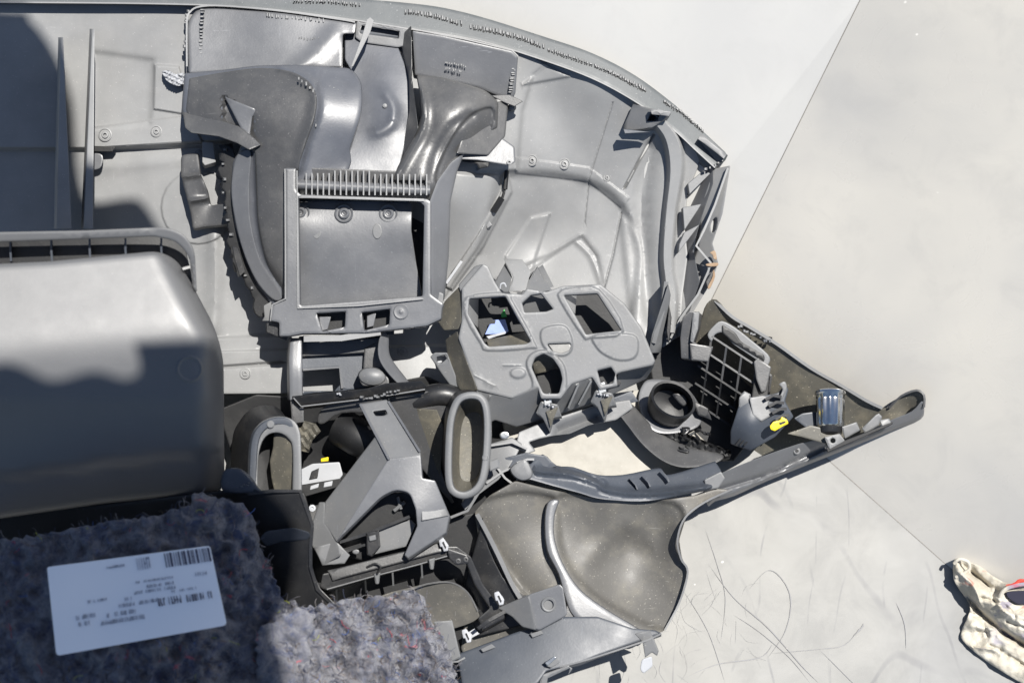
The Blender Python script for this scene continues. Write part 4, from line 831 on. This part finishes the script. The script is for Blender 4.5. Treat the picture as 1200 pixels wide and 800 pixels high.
# blue-grey wedge with teeth, clip
wd = relief('wedge_bracket', rc([(868, 468), (872, 459), (882, 466), (892, 464), (912, 460), (920, 450), (924, 456), (920, 470), (930, 488), (908, 512), (880, 528), (856, 520), (856, 505)], 2), M['navy'], lat, Hf([(868, 465, -24), (920, 455, -30), (930, 488, -30), (856, 520, -40), (880, 500, -14), (908, 512, -34)]), 26, step=8)
relief('lit_top', rc([(866, 466), (872, 458), (880, 462), (876, 480), (866, 479)], 1), M['mid'], wd, -20, 6)
relief('lit_top', rc([(878, 466), (894, 463), (902, 466), (900, 478), (906, 486), (892, 494), (882, 486)], 2), M['mid'], wd, Hf(plane((878, 466, -16), (902, 466, -18), (892, 494, -14))), 5)
relief('horn', sm([(913, 450), (920, 447), (922, 456), (916, 468), (913, 466), (917, 456)], 3, True), M['mid'], wd, -18, 8)
for k in range(4): fin('tooth', [(897+k*4, 468+k*8, -8), (906+k*4, 463+k*8, -8), (916+k*3, 465+k*7, -10)], 3.5, M['black'], wd, 10)
tt = relief('yellow_clip', rc([(902, 499), (906, 494), (914, 492), (916, 488), (922, 491), (924, 496), (916, 500), (908, 505), (903, 503)], 1.2), M['yellow'], wd, 2, 8)
block('slot', [(913, 495), (920, 493), (921, 495), (914, 498)], 2.6, 3, M['jet'], tt, bevel=0)
for k in range(3): fin('gill', [(862+k*5, 522, -30), (868+k*5, 514, -28)], 1.8, M['jet'], lat, 6)
relief('mount_block', rc([(930, 490), (940, 484), (956, 482), (958, 500), (948, 504)], 2), M['navy'], lat, -40, 26)
relief('mount_plate', rc([(922, 508), (950, 498), (985, 506), (968, 520), (940, 512)], 2), M['tan'], lat, -30, 8)
# torn edge pieces at the tip
tp = bpy.data.objects.new('tip_lugs', None); col.objects.link(tp); tp.parent = dash; tp.location = W(1010, 500, -40)-org(dash)
relief('lug', rc([(986, 500), (1004, 494), (1008, 504), (990, 514)], 1.5), M['mid'], tp, -30, 18)
relief('lug', rc([(1010, 502), (1026, 486), (1030, 484), (1034, 488), (1030, 498), (1014, 508)], 1), M['mid'], tp, -28, 12)
relief('lug', rc([(1030, 492), (1042, 490), (1046, 498), (1034, 502)], 1), M['mid'], tp, -34, 12)
relief('lug', rc([(966, 512), (984, 508), (990, 516), (972, 526)], 1), M['shell'], tp, -20, 10, holes=[circ(976, 516, 3, 3, 10)])
block('dark_seam', [(968, 524), (1010, 508), (1046, 494), (1046, 497), (1010, 513), (970, 530)], -22, 6, M['jet'], tp)

# ---- lower panel with the two pockets ----------------------------------
lowp = bpy.data.objects.new('lower_panel', None); col.objects.link(lowp); lowp.parent = dash; lowp.location = W(680, 660, 0)-org(dash)
Hl2 = Hf([(560, 600, 10), (610, 562, 14), (640, 600, -2), (600, 650, 0), (660, 690, 16), (700, 740, 22), (770, 738, 12), (806, 680, 0), (800, 610, 2), (830, 590, -6), (720, 590, 4), (700, 640, -16), (740, 670, -26), (760, 620, -16), (720, 700, -8), (780, 700, -8), (560, 650, -20), (620, 720, 4), (680, 600, -4)])
Hl2.region(sm([(655, 600), (658, 580), (700, 582), (770, 586), (800, 600), (797, 650), (806, 668), (788, 735), (740, 722), (690, 690), (660, 650)], 4, True), -7, 4)
Hl2.region(sm([(560, 600), (600, 578), (640, 580), (652, 590), (640, 620), (646, 660), (664, 690), (640, 700), (610, 690)], 4, True), -8, 4)
Hl2.ridge(sm([(768, 600), (776, 620), (770, 650), (740, 640)], 4), 16, -6)
Hl2.ridge(sm([(690, 655), (720, 620), (735, 612)], 4), 12, 5)
lo = relief('pocket_panel', rc([(556, 600), (574, 580), (604, 563), (640, 572), (700, 584), (760, 588), (815, 580), (840, 572), (860, 574), (826, 588), (804, 606), (796, 632), (799, 652), (806, 670, 4), (796, 706), (780, 738, 5), (770, 742), (735, 738), (640, 765), (560, 795), (540, 760), (548, 700), (560, 690), (562, 640)], 3), M['dish'], lowp, Hl2, 5, step=7, rnd=2)
fin('edge', sm([(858, 573, 2), (826, 588, 2), (803, 606, 4), (794, 632, 4), (798, 654, 2), (806, 670, 2), (796, 706, 4), (779, 738, 10)], 5), 2.2, M['mid'], lo, 10)
Hrb = Hf([(648, 585, 6), (642, 620, 10), (655, 670, 20), (690, 710, 28), (740, 738, 26)])
relief('divider', sm([(642, 588), (655, 586), (650, 604), (650, 630), (660, 660), (680, 690), (712, 714), (742, 732), (752, 742), (700, 742), (672, 722), (662, 700), (654, 672), (641, 645), (638, 612)], 4, True), M['ductblue'], lo, Hrb, 18, step=7, rnd=4)
relief('lower_ledge', rc([(668, 700), (700, 722), (726, 730), (760, 742), (690, 758), (650, 742), (660, 720)], 3), M['duct'], lo, Hf(plane((668, 700, 24), (760, 742, 24), (650, 742, 30))), 10)
relief('pocket_shadow', sm([(566, 606), (572, 640), (600, 690), (640, 700), (660, 700), (670, 690)], 3)+[(664, 720), (560, 745), (540, 700)], M['black'], lo, Hf([(566, 606, 6), (600, 690, 6), (660, 700, 14), (560, 745, 4), (540, 700, -10)]), 6, step=12)  # black piece stands for the triangular shadow across the lower panel
fin('pocket_edge', sm([(559, 602, 14), (572, 626, 12), (584, 650, 12), (600, 684, 14), (612, 704, 18)], 4), 5, M['mid'], lo, 14)
# bottom flange of the lower panel
Hf2 = Hf([(540, 765, 30), (640, 735, 34), (740, 730, 32), (770, 740, 28), (560, 800, 50), (700, 770, 46)])
bf = relief('bottom_flange', rc([(536, 766), (600, 742), (660, 722), (700, 722), (742, 736), (768, 738), (776, 742), (700, 768), (680, 776), (640, 786), (630, 800), (560, 830), (545, 826)], 2), M['navy'], lo, Hf2, 8, step=10, rnd=1.6, side=(0, 3))
fin('edge', [(560, 826, 54), (600, 806, 52), (632, 786, 50), (668, 778, 50), (690, 772, 48), (758, 750, 42), (775, 742, 34)], 2, M['mid'], bf, 8)
for q in ([(563, 760), (576, 754), (581, 758), (566, 764)], [(621, 742), (634, 738), (637, 742), (624, 747)]): block('pad', q, 42, 4, M['mid'], bf)
relief('hanger', rc([(744, 742), (762, 738), (772, 762), (770, 768), (764, 764), (756, 770), (753, 752)], 1), M['mid'], bf, 36, 8)
relief('white_tip', rc([(752, 772), (764, 768), (765, 780), (754, 789), (750, 784)], 3), M['white'], bf, 38, 6)
block('lug', [(640, 774), (652, 770), (656, 776), (646, 782), (640, 780)], 58, 14, M['mid'], bf)
block('clip', [(638, 776), (650, 768), (653, 770), (642, 780)], 62, 5, M['metal'], bf)
relief('hook_edge', rc([(632, 800), (636, 790), (666, 779), (671, 783), (666, 790), (668, 782), (642, 794), (640, 806)], 1), M['mid'], bf, 52, 8)
# steel-grey bracket with round hole
bk = relief('bracket', rc([(620, 696), (656, 684), (660, 688), (665, 720, 4), (632, 738, 5), (626, 736), (618, 700)], 2), M['ductblue'], lo, Hf(plane((620, 696, 52), (656, 684, 56), (632, 738, 54))), 16, side=(-2, 2), holes=[circ(643, 708, 6.5, 8, 22)])
relief('bracket_side', rc([(583, 712), (620, 696), (628, 738), (612, 734), (600, 722)], 2), M['mid'], lo, Hf(plane((583, 712, 30), (620, 696, 54), (612, 734, 50))), 6)
bo = ringat(643, 708, 54, 8, [(9, -2), (9, 2), (8, 3), (6, 2.6), (5, -8), (4.5, -14)], 'bush', M['mid'], lo, 24)
relief('hole', circ(643, 709, 5, 6.2, 18), M['jet'], bo, 50, 3, rnd=.3) if False else None

# ---- tray frame under the bracket ---------------------------------------
tr = bpy.data.objects.new('tray_frame', None); col.objects.link(tr); tr.parent = dash; tr.location = W(480, 690, 20)-org(dash)
relief('tray_floor', rc([(360, 640), (560, 600), (600, 700), (560, 800), (380, 760)], 4), M['jet'], tr, -30, 5)
Htf = Hf(plane((380, 690, 56), (530, 650, 40), (580, 720, 30)))
relief('tray_rim', rc([(375, 688), (378, 672), (440, 660), (520, 640), (536, 640), (552, 652), (566, 684), (590, 716), (592, 724), (566, 738), (560, 724), (574, 712), (556, 684), (546, 658), (524, 652), (440, 674), (384, 692)], 2), M['black'], tr, Htf, 14, step=12, side=(0, 2))
fin('edge', [(383, 690, 58), (440, 674, 54), (490, 661, 50), (524, 651, 46)], 1.3, M['mid'], tr, 3)
for x in (394, 428, 460, 494): y = 690-(x-384)*.265; fin('rib', [(x, y, 48), (x+1, y+16, 36)], 2, M['mid'] if x in (460, 494) else M['black'], tr, 10)
relief('flat_bar', [(390, 680), (384, 668), (520, 634), (526, 644)], M['black'], tr, Hf(plane((390, 680, 62), (384, 668, 60), (526, 644, 48))), 5)
relief('corner_lug', rc([(524, 642), (548, 650), (550, 660), (534, 662), (526, 654)], 3), M['black'], tr, 48, 8)
for x, y in ((537, 657), (546, 655)): ringat(x, y, 49, 2, [(3, -1), (3, .6), (1.6, .8), (1.2, -2)], 'screw_boss', M['duct'], tr, 12)
relief('dish', sm([(440, 702), (480, 688), (514, 682), (536, 684), (552, 700), (561, 718), (560, 724), (545, 732), (500, 745), (450, 760), (420, 740)], 4, True), M['dish'], tr, Hf([(440, 702, 10), (514, 682, 6), (560, 720, 8), (500, 720, -14), (500, 745, -6)]), 5, step=9)
fin('dish_edge', sm([(478, 692, 14), (500, 684, 12), (528, 682, 10), (548, 694, 9), (560, 716, 10)], 4), 2, M['duct'], tr, 6)
fin('tray_wall', sm([(560, 736, 40), (574, 726, 40), (592, 716, 36)], 3), 4, M['black'], tr, 20)
for x, y in ((519, 637), (544, 698+46*0), (546, 744), (584, 700)):
    if (x, y) == (544, 698): continue
    cpp = relief('clip', rc([(x-5, y-6), (x, y-8), (x+7, y+2), (x+6, y+8), (x+1, y+9), (x-1, y+3), (x-3, y+4)], 1), M['white'], tr, 58, 6)
    block('slot', [(x-1, y-2), (x+1, y-3), (x+4, y+4), (x+3, y+6)], 59, 3, M['jet'], cpp, bevel=0)
for x, y in ((442, 672), (506, 655)): relief('tongue', rc([(x-4, y), (x+4, y-2), (x+2, y+12), (x-2, y+12)], 1.5), M['mid'], tr, 56, 5)
tube('cable', sm([(430, 664, 60), (440, 660, 62), (446, 664, 62), (442, 672, 60)], 4), 1.3, M['black'], tr, 6)
relief('side_plate', rc([(508, 728), (530, 726), (540, 770), (528, 776), (514, 760)], 1.5), M['mid'], tr, 62, 6)
relief('paper', [(546, 742), (556, 736), (562, 742), (548, 750)], M['white'], tr, 10, 2)
relief('dark_side', rc([(364, 664), (376, 690), (398, 712), (392, 722), (360, 700), (345, 716)], 2), M['black'], tr, 80, 20)
fin('edge', sm([(505, 760, 60), (530, 775, 60), (545, 770, 54)], 3), 2, M['mid'], tr, 8)

# ---- chrome socket: rests in the end panel -----------------------------
cs = root('chrome_socket', 'shiny chrome cylinder standing upright in the right end of the dashboard', 'socket', W(972, 505, -40))
def cyl(rs, name, mat, cap1=True): return loft(name, [[(973+r*q*math.cos(t), y-.22*r*math.sin(t), -34+r*q*math.sin(t)*.95-(y-480)*.12) for t, q in [(2*math.pi*k/72, 1+(.035*math.cos(12*2*math.pi*k/72) if 463.6 < y < 499 else 0)) for k in range(72)]] for y, r in rs], mat, cs, cap0=True, cap1=cap1, ang=30)
cyl([(502, 12.5), (500, 15.5), (497, 16), (470, 16.6), (468, 15.9), (466, 16.6), (463.5, 17), (462, 18.2), (459.5, 18.2), (458.6, 17.4), (459.4, 14.5), (470, 13.5)], 'barrel', M['chrome'])
cyl([(511, 9), (508, 13.5), (500, 14)], 'base', M['black'])
fin('barrel_slot', [(957, 475, -33), (957.5, 486, -35)], 3, M['jet'], cs, 4)

# ================================================================== plastic bin, near left
bn = root('plastic_bin', 'large grey rounded plastic glove box, half in sun, out of focus at the left', 'glove box', W(80, 450, 100))
Hbx = Hf(lambda P: 205+0*P[:, 0])
def bin_h(P):
    x, y = P[:, 0], P[:, 1]
    e = 412-x*.09                                      # the turn from the top face to the front face
    top = 205-(e-y)*.22; fr_ = 205-(y-e)*np.where(y < 470, .22, .22)-np.maximum(y-465, 0)*.3-6*sst((y-(556-x*.12))/5)
    k = 5.0; h = -k*np.log(np.exp(-(top-205)/k*1)+np.exp(-(fr_-205)/k))+205
    xr = 205+np.clip((y-300), 0, 95)*.52
    r = np.clip((x-(xr-34))/44, 0, 1); h = h-46*r*r*r-(x-100)*.16
    return h
Hbx = Hf(bin_h); Hbx.ridge(circ(222, 432, 14, 14)+[(236, 432)], 1.6, 1.2)
relief('body', rc([(-60, 312), (60, 306), (185, 294, 14), (207, 304, 12), (226, 335), (252, 384, 16), (262, 420, 16), (263, 560, 10), (256, 576, 8), (120, 590), (-60, 616)], 6), M['box'], bn, Hbx, lambda P: 150+0*P[:, 0], step=9, rnd=5, ang=60)
relief('flange_rim', rc([(-60, 273), (100, 270), (195, 266, 12), (216, 274, 10), (228, 292, 10), (231, 343), (226, 338), (222, 300, 10), (206, 282, 10), (180, 277), (-60, 286)], 4), M['box'], bn, Hf([(-60, 275, 176), (195, 270, 170), (230, 343, 150), (220, 285, 166)]), 6, rnd=2)
relief('flange_underside', rc([(-60, 282), (190, 274), (216, 286), (229, 340), (226, 352), (200, 320), (180, 304), (-60, 318)], 6), M['jet'], bn, Hf([(-60, 282, 134), (190, 274, 122), (229, 340, 112), (180, 304, 124), (-60, 318, 134)]), 8)  # underside and its ribs coloured dark for the shadow below the rim
for x in (12, 60, 105, 147, 189): fin('rib', [(x, 279, 148), (x, 292, 146), (x+1, 306, 144)], 2.4, M['navy'], bn, 14)
fin('rib', [(214, 315, 156), (229, 311, 152)], 3, M['box'], bn, 12)

# ================================================================== felt insulation mat
mat_m = bpy.data.materials.new('shoddy_felt'); mat_m.use_nodes = True; t = mat_m.node_tree; b = t.nodes['Principled BSDF']
g_ = t.nodes.new('ShaderNodeNewGeometry'); co = g_.outputs['Position']
c_ = nmix(t, (.082, .088, .115), (.21, .21, .235), ramp(t, noise(t, co, 55, 6, .75, 1.5), .35, .65))
c_ = nmix(t, c_, (.05, .065, .13), ramp(t, noise(t, co, 17, 5, .75, 2), .50, .62, 0, .85))
c_ = nmix(t, c_, (.22, .175, .14), ramp(t, noise(t, co, 31, 5, .7, 2, (1, 1.3, 1)), .55, .68, 0, .5))
c_ = nmix(t, c_, (.55, .09, .11), ramp(t, noise(t, co, 34, 3, .6, 1, (1.2, 1, 1)), .66, .74, 0, .8))
c_ = nmix(t, c_, (.50, .55, .14), ramp(t, noise(t, co, 30, 2, .6, 2, (.6, 1, 1)), .80, .82, 0, .8))
c_ = nmix(t, c_, (.10, .22, .55), ramp(t, noise(t, co, 47, 3, .6, 1, (1, .8, 1)), .70, .76, 0, .7))
t.links.new(c_, b.inputs['Base Color']); b.inputs['Roughness'].default_value = .95; b.inputs['Specular IOR Level'].default_value = .1
b.inputs['Sheen Weight'].default_value = .3
bp = t.nodes.new('ShaderNodeBump'); bp.inputs['Strength'].default_value = .9; bp.inputs['Distance'].default_value = .004
t.links.new(noise(t, co, 190, 5, .8, 1), bp.inputs['Height']); t.links.new(bp.outputs[0], b.inputs['Normal'])
def vnoise(P, s, seed):
    rs = np.random.RandomState(seed); G = rs.rand(256, 256); q = P/s+500; i = np.floor(q).astype(int); f = q-i; f = f*f*(3-2*f)
    a = G[i[:, 0] % 256, i[:, 1] % 256]; b_ = G[(i[:, 0]+1) % 256, i[:, 1] % 256]; c = G[i[:, 0] % 256, (i[:, 1]+1) % 256]; d = G[(i[:, 0]+1) % 256, (i[:, 1]+1) % 256]
    return (a*(1-f[:, 0])+b_*f[:, 0])*(1-f[:, 1])+(c*(1-f[:, 0])+d*f[:, 0])*f[:, 1]-.5
def fnoise(P, s, a, seed=1): return a*(vnoise(P, s, seed)+.5*vnoise(P, s/2.1, seed+1)+.28*vnoise(P, s/4.3, seed+2))
ft = root('felt_mat', 'lumpy grey recycled-felt insulation mat with torn edges in the near left corner', 'felt mat', W(150, 720, 200))
def ragged(p, a, s=5):
    q = dens(p, s); n_ = offs(q, 1)-q
    return [tuple(v) for v in q+n_*(np.random.rand(len(q), 1)-.5)*2*a]
Hm = Hf([(-40, 640, 190), (240, 580, 170), (330, 690, 160), (430, 760, 150), (540, 800, 120), (490, 695, 126), (-40, 830, 240), (200, 720, 214), (300, 600, 150), (340, 800, 176), (200, 830, 226)])
mo = [(-60, 642), (60, 624), (130, 610), (190, 603), (222, 590), (228, 578), (242, 577), (256, 583), (284, 590), (300, 612), (306, 640), (316, 660), (324, 684), (334, 706), (345, 730), (345, 760), (350, 860), (-60, 860)]
m1 = relief('upper_layer', ragged(mo, 2.5), mat_m, ft, Hm, 34, step=4.2, rnd=5, es=4, ang=80, noise=lambda P: fnoise(P, 36, 18, 3)+fnoise(P, 12, 9, 8)-1.4*abs(fnoise(P, 24, 17, 41)))
mo2 = [(290, 700), (345, 704), (350, 712), (400, 704), (450, 698), (486, 690), (500, 702), (505, 728), (520, 746), (532, 780), (545, 860), (280, 860)]
m2 = relief('torn_layer', ragged(mo2, 2.5), mat_m, ft, Hf([(300, 700, 150), (486, 695, 126), (545, 850, 134), (300, 850, 166), (400, 770, 140)]), 26, step=3.6, rnd=6, es=4, ang=80, noise=lambda P: fnoise(P, 40, 38, 5)+fnoise(P, 14, 13, 9)-1.6*abs(fnoise(P, 26, 26, 43)))
mo3 = [(330, 720), (350, 712), (372, 722), (360, 752), (372, 790), (360, 850), (300, 860), (300, 740)]
relief('torn_layer', ragged(mo3, 3), mat_m, ft, Hf([(330, 720, 168), (370, 750, 150), (300, 850, 190), (360, 850, 160)]), 20, step=3.6, rnd=6, ang=80, noise=lambda P: fnoise(P, 30, 20, 15)+fnoise(P, 12, 8, 19))
def fibres(n, poly, hf, nz, mats, seed, ln=(6, 20)):
    rs = np.random.RandomState(seed); P = A(poly); mn, mx = P.min(0), P.max(0)
    q = rs.rand(n*2, 2)*(mx-mn)+mn; q = q[inpoly(q, poly) & ~inpoly(q, [(44, 655), (252, 628), (276, 738), (60, 778)]) & (q[:, 1] < 830) & (q[:, 0] > -20)][:n]; hh = hf(q)+nz(q)
    per = len(mats); VS = [[] for _ in mats]; FS = [[] for _ in mats]
    for (x, y), h in zip(q, hh):
        k = rs.choice(per, p=[.40, .27, .17, .12, .02, .014, .006]); a = rs.rand()*6.28; L = rs.uniform(*ln); cv = rs.uniform(-1.6, 1.6); w_ = rs.uniform(.15, .34)
        vs, fs = VS[k], FS[k]; m = 6; b0 = len(vs); px, py = x, y
        for i in range(m):
            u = i/(m-1); hz = h-1+math.sin(u*3.14)*rs.uniform(.3, 2.6); nx, ny = -math.sin(a)*w_, math.cos(a)*w_
            vs += [W(px+nx, py+ny, hz), W(px-nx, py-ny, hz), W(px, py, hz+w_*1.6)]
            px += math.cos(a)*L/m; py += math.sin(a)*L/m; a += cv*.45+rs.uniform(-.3, .3)
        for i in range(m-1):
            for j in range(3): p0 = b0+i*3+j; p1 = b0+i*3+(j+1) % 3; fs.append((p0, p1, p1+3, p0+3))
    for k, mt in enumerate(mats):
        if not VS[k]: continue
        me = bpy.data.meshes.new('fibres'); me.from_pydata([(v-ft.location)[:] for v in VS[k]], [], FS[k]); me.materials.append(mt)
        o = bpy.data.objects.new('loose_fibres', me); col.objects.link(o); o.parent = ft; o['kind'] = 'stuff'
def cloth(n, c): 
    m = bpy.data.materials.new(n); m.use_nodes = True; b = m.node_tree.nodes['Principled BSDF']; b.inputs['Base Color'].default_value = (*c, 1); b.inputs['Roughness'].default_value = .9; b.inputs['Specular IOR Level'].default_value = .15; return m
FM = [cloth('fibre_grey', (.15, .145, .16)), cloth('fibre_slate', (.06, .07, .11)), cloth('fibre_pale', (.30, .28, .28)), cloth('fibre_brown', (.16, .12, .09)), cloth('fibre_blue', (.10, .17, .42)), cloth('fibre_red', (.50, .07, .08)), cloth('fibre_lime', (.5, .55, .10))]
fibres(3000, mo, Hm, lambda P: fnoise(P, 36, 18, 3)+fnoise(P, 12, 9, 8)-1.4*abs(fnoise(P, 24, 17, 41)), FM, 5)
fibres(2600, mo2, Hf([(300, 700, 150), (486, 695, 126), (545, 850, 134), (300, 850, 166), (400, 770, 140)]), lambda P: fnoise(P, 40, 38, 5)+fnoise(P, 14, 13, 9)-1.6*abs(fnoise(P, 26, 26, 43)), FM, 6)
# printed parts label
lab_m = cloth('label_paper', (.88, .89, .90)); lab_m.node_tree.nodes['Principled BSDF'].inputs['Roughness'].default_value = .45
ink = cloth('label_ink', (.10, .10, .13)); ink2 = cloth('label_ink_faded', (.30, .32, .37))
la = Hf(plane((56, 665, 214), (246, 640, 196), (68, 768, 238)))
lb2 = root('parts_label', 'white printed label with a barcode stuck upside down on the felt mat', 'label', W(160, 705, 218))
relief('paper', rc([(55, 664, 3), (246, 639, 3), (266, 732, 5), (66, 768, 5)], 4), lab_m, lb2, Hf(plane((56, 665, 230), (246, 640, 212), (68, 768, 253))).fn(lambda P: 1.6*np.sin(P[:, 0]*.035)+1.2*np.sin(P[:, 1]*.07+P[:, 0]*.02)), .8, step=9, rnd=.3)
def lpx(u, v):                                        # label corners: u along, v down
    a, b_, c, d = A((55, 664)), A((246, 639)), A((266, 732)), A((66, 768)); return a*(1-u)*(1-v)+b_*u*(1-v)+c*u*v+d*(1-u)*v
lh = Hf(plane((56, 665, 230), (246, 640, 212), (68, 768, 253))).fn(lambda P: 1.6*np.sin(P[:, 0]*.035)+1.2*np.sin(P[:, 1]*.07+P[:, 0]*.02))
def marks(name, quads, mt):
    vs = []; fs = []
    for q in quads:
        k = len(vs)
        for u, v in q: p = lpx(u, v); h0_ = float(lh([p])[0])+.5; vs.append(W(p[0], p[1], h0_+.25))
        for u, v in q: p = lpx(u, v); h0_ = float(lh([p])[0])+.5; vs.append(W(p[0], p[1], h0_-.4))
        fs += [(k, k+1, k+2, k+3), (k, k+4, k+5, k+1), (k+1, k+5, k+6, k+2), (k+2, k+6, k+7, k+3), (k+3, k+7, k+4, k)]
    return finish(name, vs, fs, mt, lb2, kind='stuff')
rs = random.Random(3); qs = []; u = .715
while u < .985:
    w_ = rs.choice([.004, .006, .010, .014]); qs.append([(u, .02), (u+w_, .02), (u+w_, .19), (u, .19)]); u += w_+rs.choice([.005, .008, .011])
marks('barcode', qs, ink)
def row(u0, u1, v, hgt, dens_=.012, jit=0):
    out = []; u = u0
    while u < u1:
        w_ = dens_*rs.uniform(.35, .8); k = rs.random()
        if k > .12:
            a0, b0 = v+(hgt*.45 if k > .75 else 0), v+hgt*(1 if k < .8 else .9)
            out.append([(u, a0), (u+w_*.45, a0), (u+w_*.45, b0), (u, b0)]); 
            if k > .4: m_ = v+hgt*rs.choice([0, .42, .8]); out.append([(u, m_), (u+w_, m_), (u+w_, m_+hgt*.2), (u, m_+hgt*.2)])
            if k > .55: out.append([(u+w_*.7, v), (u+w_, v), (u+w_, v+hgt*.95), (u+w_*.7, v+hgt*.95)])
        u += dens_
    return out
marks('large_print', row(.63, .78, .545, .09, .016)+row(.80, .96, .555, .085, .016), ink)
marks('print', row(.52, .74, .30, .028, .012)+row(.58, .74, .365, .035, .014)+row(.50, .74, .42, .035, .014)+row(.88, .96, .30, .045, .014)+row(.72, .87, .47, .03)+row(.44, .50, .47, .04)+row(.40, .64, .535, .045)+row(.32, .50, .62, .05)+row(.28, .54, .70, .05), ink2)
marks('print', row(.14, .26, .59, .05)+row(.15, .22, .67, .05)+row(.22, .33, .44, .03)+row(.36, .42, .09, .02)+row(.40, .47, .08, .03), ink2)
marks('smudge', row(.545, .62, .035, .14, .014), ink2)

# ================================================================== crumpled cloth, bottom right
rag_m = bpy.data.materials.new('canvas'); rag_m.use_nodes = True; t = rag_m.node_tree; b = t.nodes['Principled BSDF']
g_ = t.nodes.new('ShaderNodeNewGeometry'); co = g_.outputs['Position']
c_ = nmix(t, (.40, .365, .29), (.54, .51, .44), ramp(t, noise(t, co, 30, 4, .6), .35, .65)); c_ = nmix(t, c_, (.30, .24, .17), ramp(t, noise(t, co, 22, 5, .65), .50, .80, 0, .45))
c_ = nmix(t, c_, (.62, .10, .06), ramp(t, noise(t, co, 24, 2, .5, 1), .64, .70, 0, .9)); c_ = nmix(t, c_, (.16, .15, .26), ramp(t, noise(t, co, 19, 2, .5, 1, (1, 1.2, 1)), .62, .70, 0, .6))
t.links.new(c_, b.inputs['Base Color']); b.inputs['Roughness'].default_value = .85
bp = t.nodes.new('ShaderNodeBump'); bp.inputs['Strength'].default_value = .4; bp.inputs['Distance'].default_value = .002; t.links.new(noise(t, co, 350, 3, .6), bp.inputs['Height']); t.links.new(bp.outputs[0], b.inputs['Normal'])
rg_ = root('crumpled_cloth', 'dirty cream canvas work glove with red and blue marks lying crumpled in the floor corner', 'cloth', W(1170, 730, -110))
Hc1 = Hf([(1116, 662, -80), (1135, 656, -74), (1170, 690, -58), (1230, 720, -44), (1160, 720, -64), (1230, 800, -42), (1130, 720, -80), (1200, 760, -56)])
Hc1.ridge(sm([(1122, 660), (1140, 690), (1170, 712), (1210, 740)], 4), 9, 12); Hc1.ridge(sm([(1134, 700), (1160, 728), (1200, 756), (1240, 780)], 4), 4, -18)
Hc1.ridge(sm([(1128, 750), (1160, 772), (1210, 790)], 4), 8, 9); Hc1.ridge(sm([(1128, 662), (1150, 680), (1172, 694)], 4), 4, -12); Hc1.ridge(sm([(1172, 708), (1174, 692), (1190, 684), (1240, 684)], 4), 5, 12)
Hc1.ridge([(1140, 732), (1170, 740)], 5, 7)
for a_, b_, w_, d_ in (((1140, 672), (1166, 706), 2.2, -6), ((1126, 672), (1150, 712), 2.5, 5), ((1150, 700), (1190, 722), 2.2, -7), ((1176, 716), (1240, 750), 3, 8), ((1180, 728), (1240, 764), 2.2, -6), ((1134, 716), (1158, 745), 2.5, -6), ((1146, 740), (1186, 748), 3, -8), ((1140, 758), (1200, 776), 2.2, 5), ((1160, 756), (1220, 800), 2.5, -7)):
    m_ = ((a_[0]+b_[0])/2+4, (a_[1]+b_[1])/2-4); Hc1.ridge(sm([a_, m_, b_], 5), w_, d_)
relief('glove_body', sm([(1118, 656), (1126, 655), (1136, 658), (1150, 664), (1166, 676), (1186, 684), (1215, 680), (1260, 700), (1260, 850), (1215, 812), (1180, 790), (1150, 770), (1128, 750), (1127, 738), (1134, 722), (1136, 708), (1120, 684), (1117, 672)], 4, True), rag_m, rg_, Hc1, 14, step=3.2, rnd=2.5, ang=70, noise=lambda P: fnoise(P, 14, 6, 31)+fnoise(P, 30, 12, 33)-abs(fnoise(P, 26, 10, 35)))
tube('cuff_hem', sm([(1118, 660, -74), (1124, 655, -70), (1134, 658, -68), (1136, 666, -70), (1128, 672, -72), (1120, 676, -76)], 5), 2.2, rag_m, rg_, 8)
tube('cuff_hem', sm([(1174, 716, -54), (1172, 700, -48), (1182, 688, -44), (1215, 683, -40), (1240, 690, -36)], 5), 2.6, rag_m, rg_, 8)
relief('opening', sm([(1180, 698), (1186, 692), (1240, 694), (1240, 710), (1200, 708), (1190, 706)], 4, True), cloth('glove_lining', (.03, .03, .045)), rg_, -49, 6)
tube('red_trim', sm([(1180, 688, -46), (1190, 684, -44), (1196, 680, -44), (1210, 682, -42)], 4), 2.4, cloth('red_fabric', (.62, .07, .05)), rg_, 6)

# ================================================================== shade: unseen sheets added behind the camera, cut to cast the left-hand shadows
def up(x, y, h, s=2.25): return W(x, y, h)+LDIR*s
blocker_mat = plastic('dark_blocker', (.03, .032, .036), .7)
def add_blocker(name, pts, label):
    p = [up(*q) for q in pts]; n_ = LDIR; vs = p+[q+n_*.004 for q in p]; k = len(p)
    fs = [tuple(range(k)), tuple(range(k, 2*k))[::-1]]+[(i, (i+1) % k, (i+1) % k+k, i+k) for i in range(k)]
    o = finish(name, vs, fs, blocker_mat); o['label'] = label; o['category'] = 'shadow_blocker'
lo_edge = sm([(-300, 452, 200), (-60, 446, 200), (10, 430, 204), (60, 446, 200), (110, 432, 202), (145, 438, 200), (164, 430, 196), (157, 396, 204)], 4)+[(260, 386, 200), (272, 410, 190)]
lo_edge += sm([(262, 520, 120), (300, 560, 120), (345, 610, 120), (345, 690, 150), (318, 740, 160), (335, 800, 160), (345, 1000, 160)], 4)+[(-300, 1000, 200)]
add_blocker('shadow_blocker', lo_edge, 'unseen dark sheet added behind the camera to shade the bin and felt')
add_blocker('shadow_blocker', sm([(-300, 0, -40), (0, 8, -50), (35, 20, -52), (66, 60, -52), (84, 110, -55), (88, 150, -55), (92, 190, -60), (105, 228, -70), (150, 232, -80), (168, 240, -80), (185, 268, -80), (200, 300, -80)], 4)+[(150, 330, -80), (-300, 300, -60)], 'smaller unseen sheet added overhead to shade the left end of the dashboard')
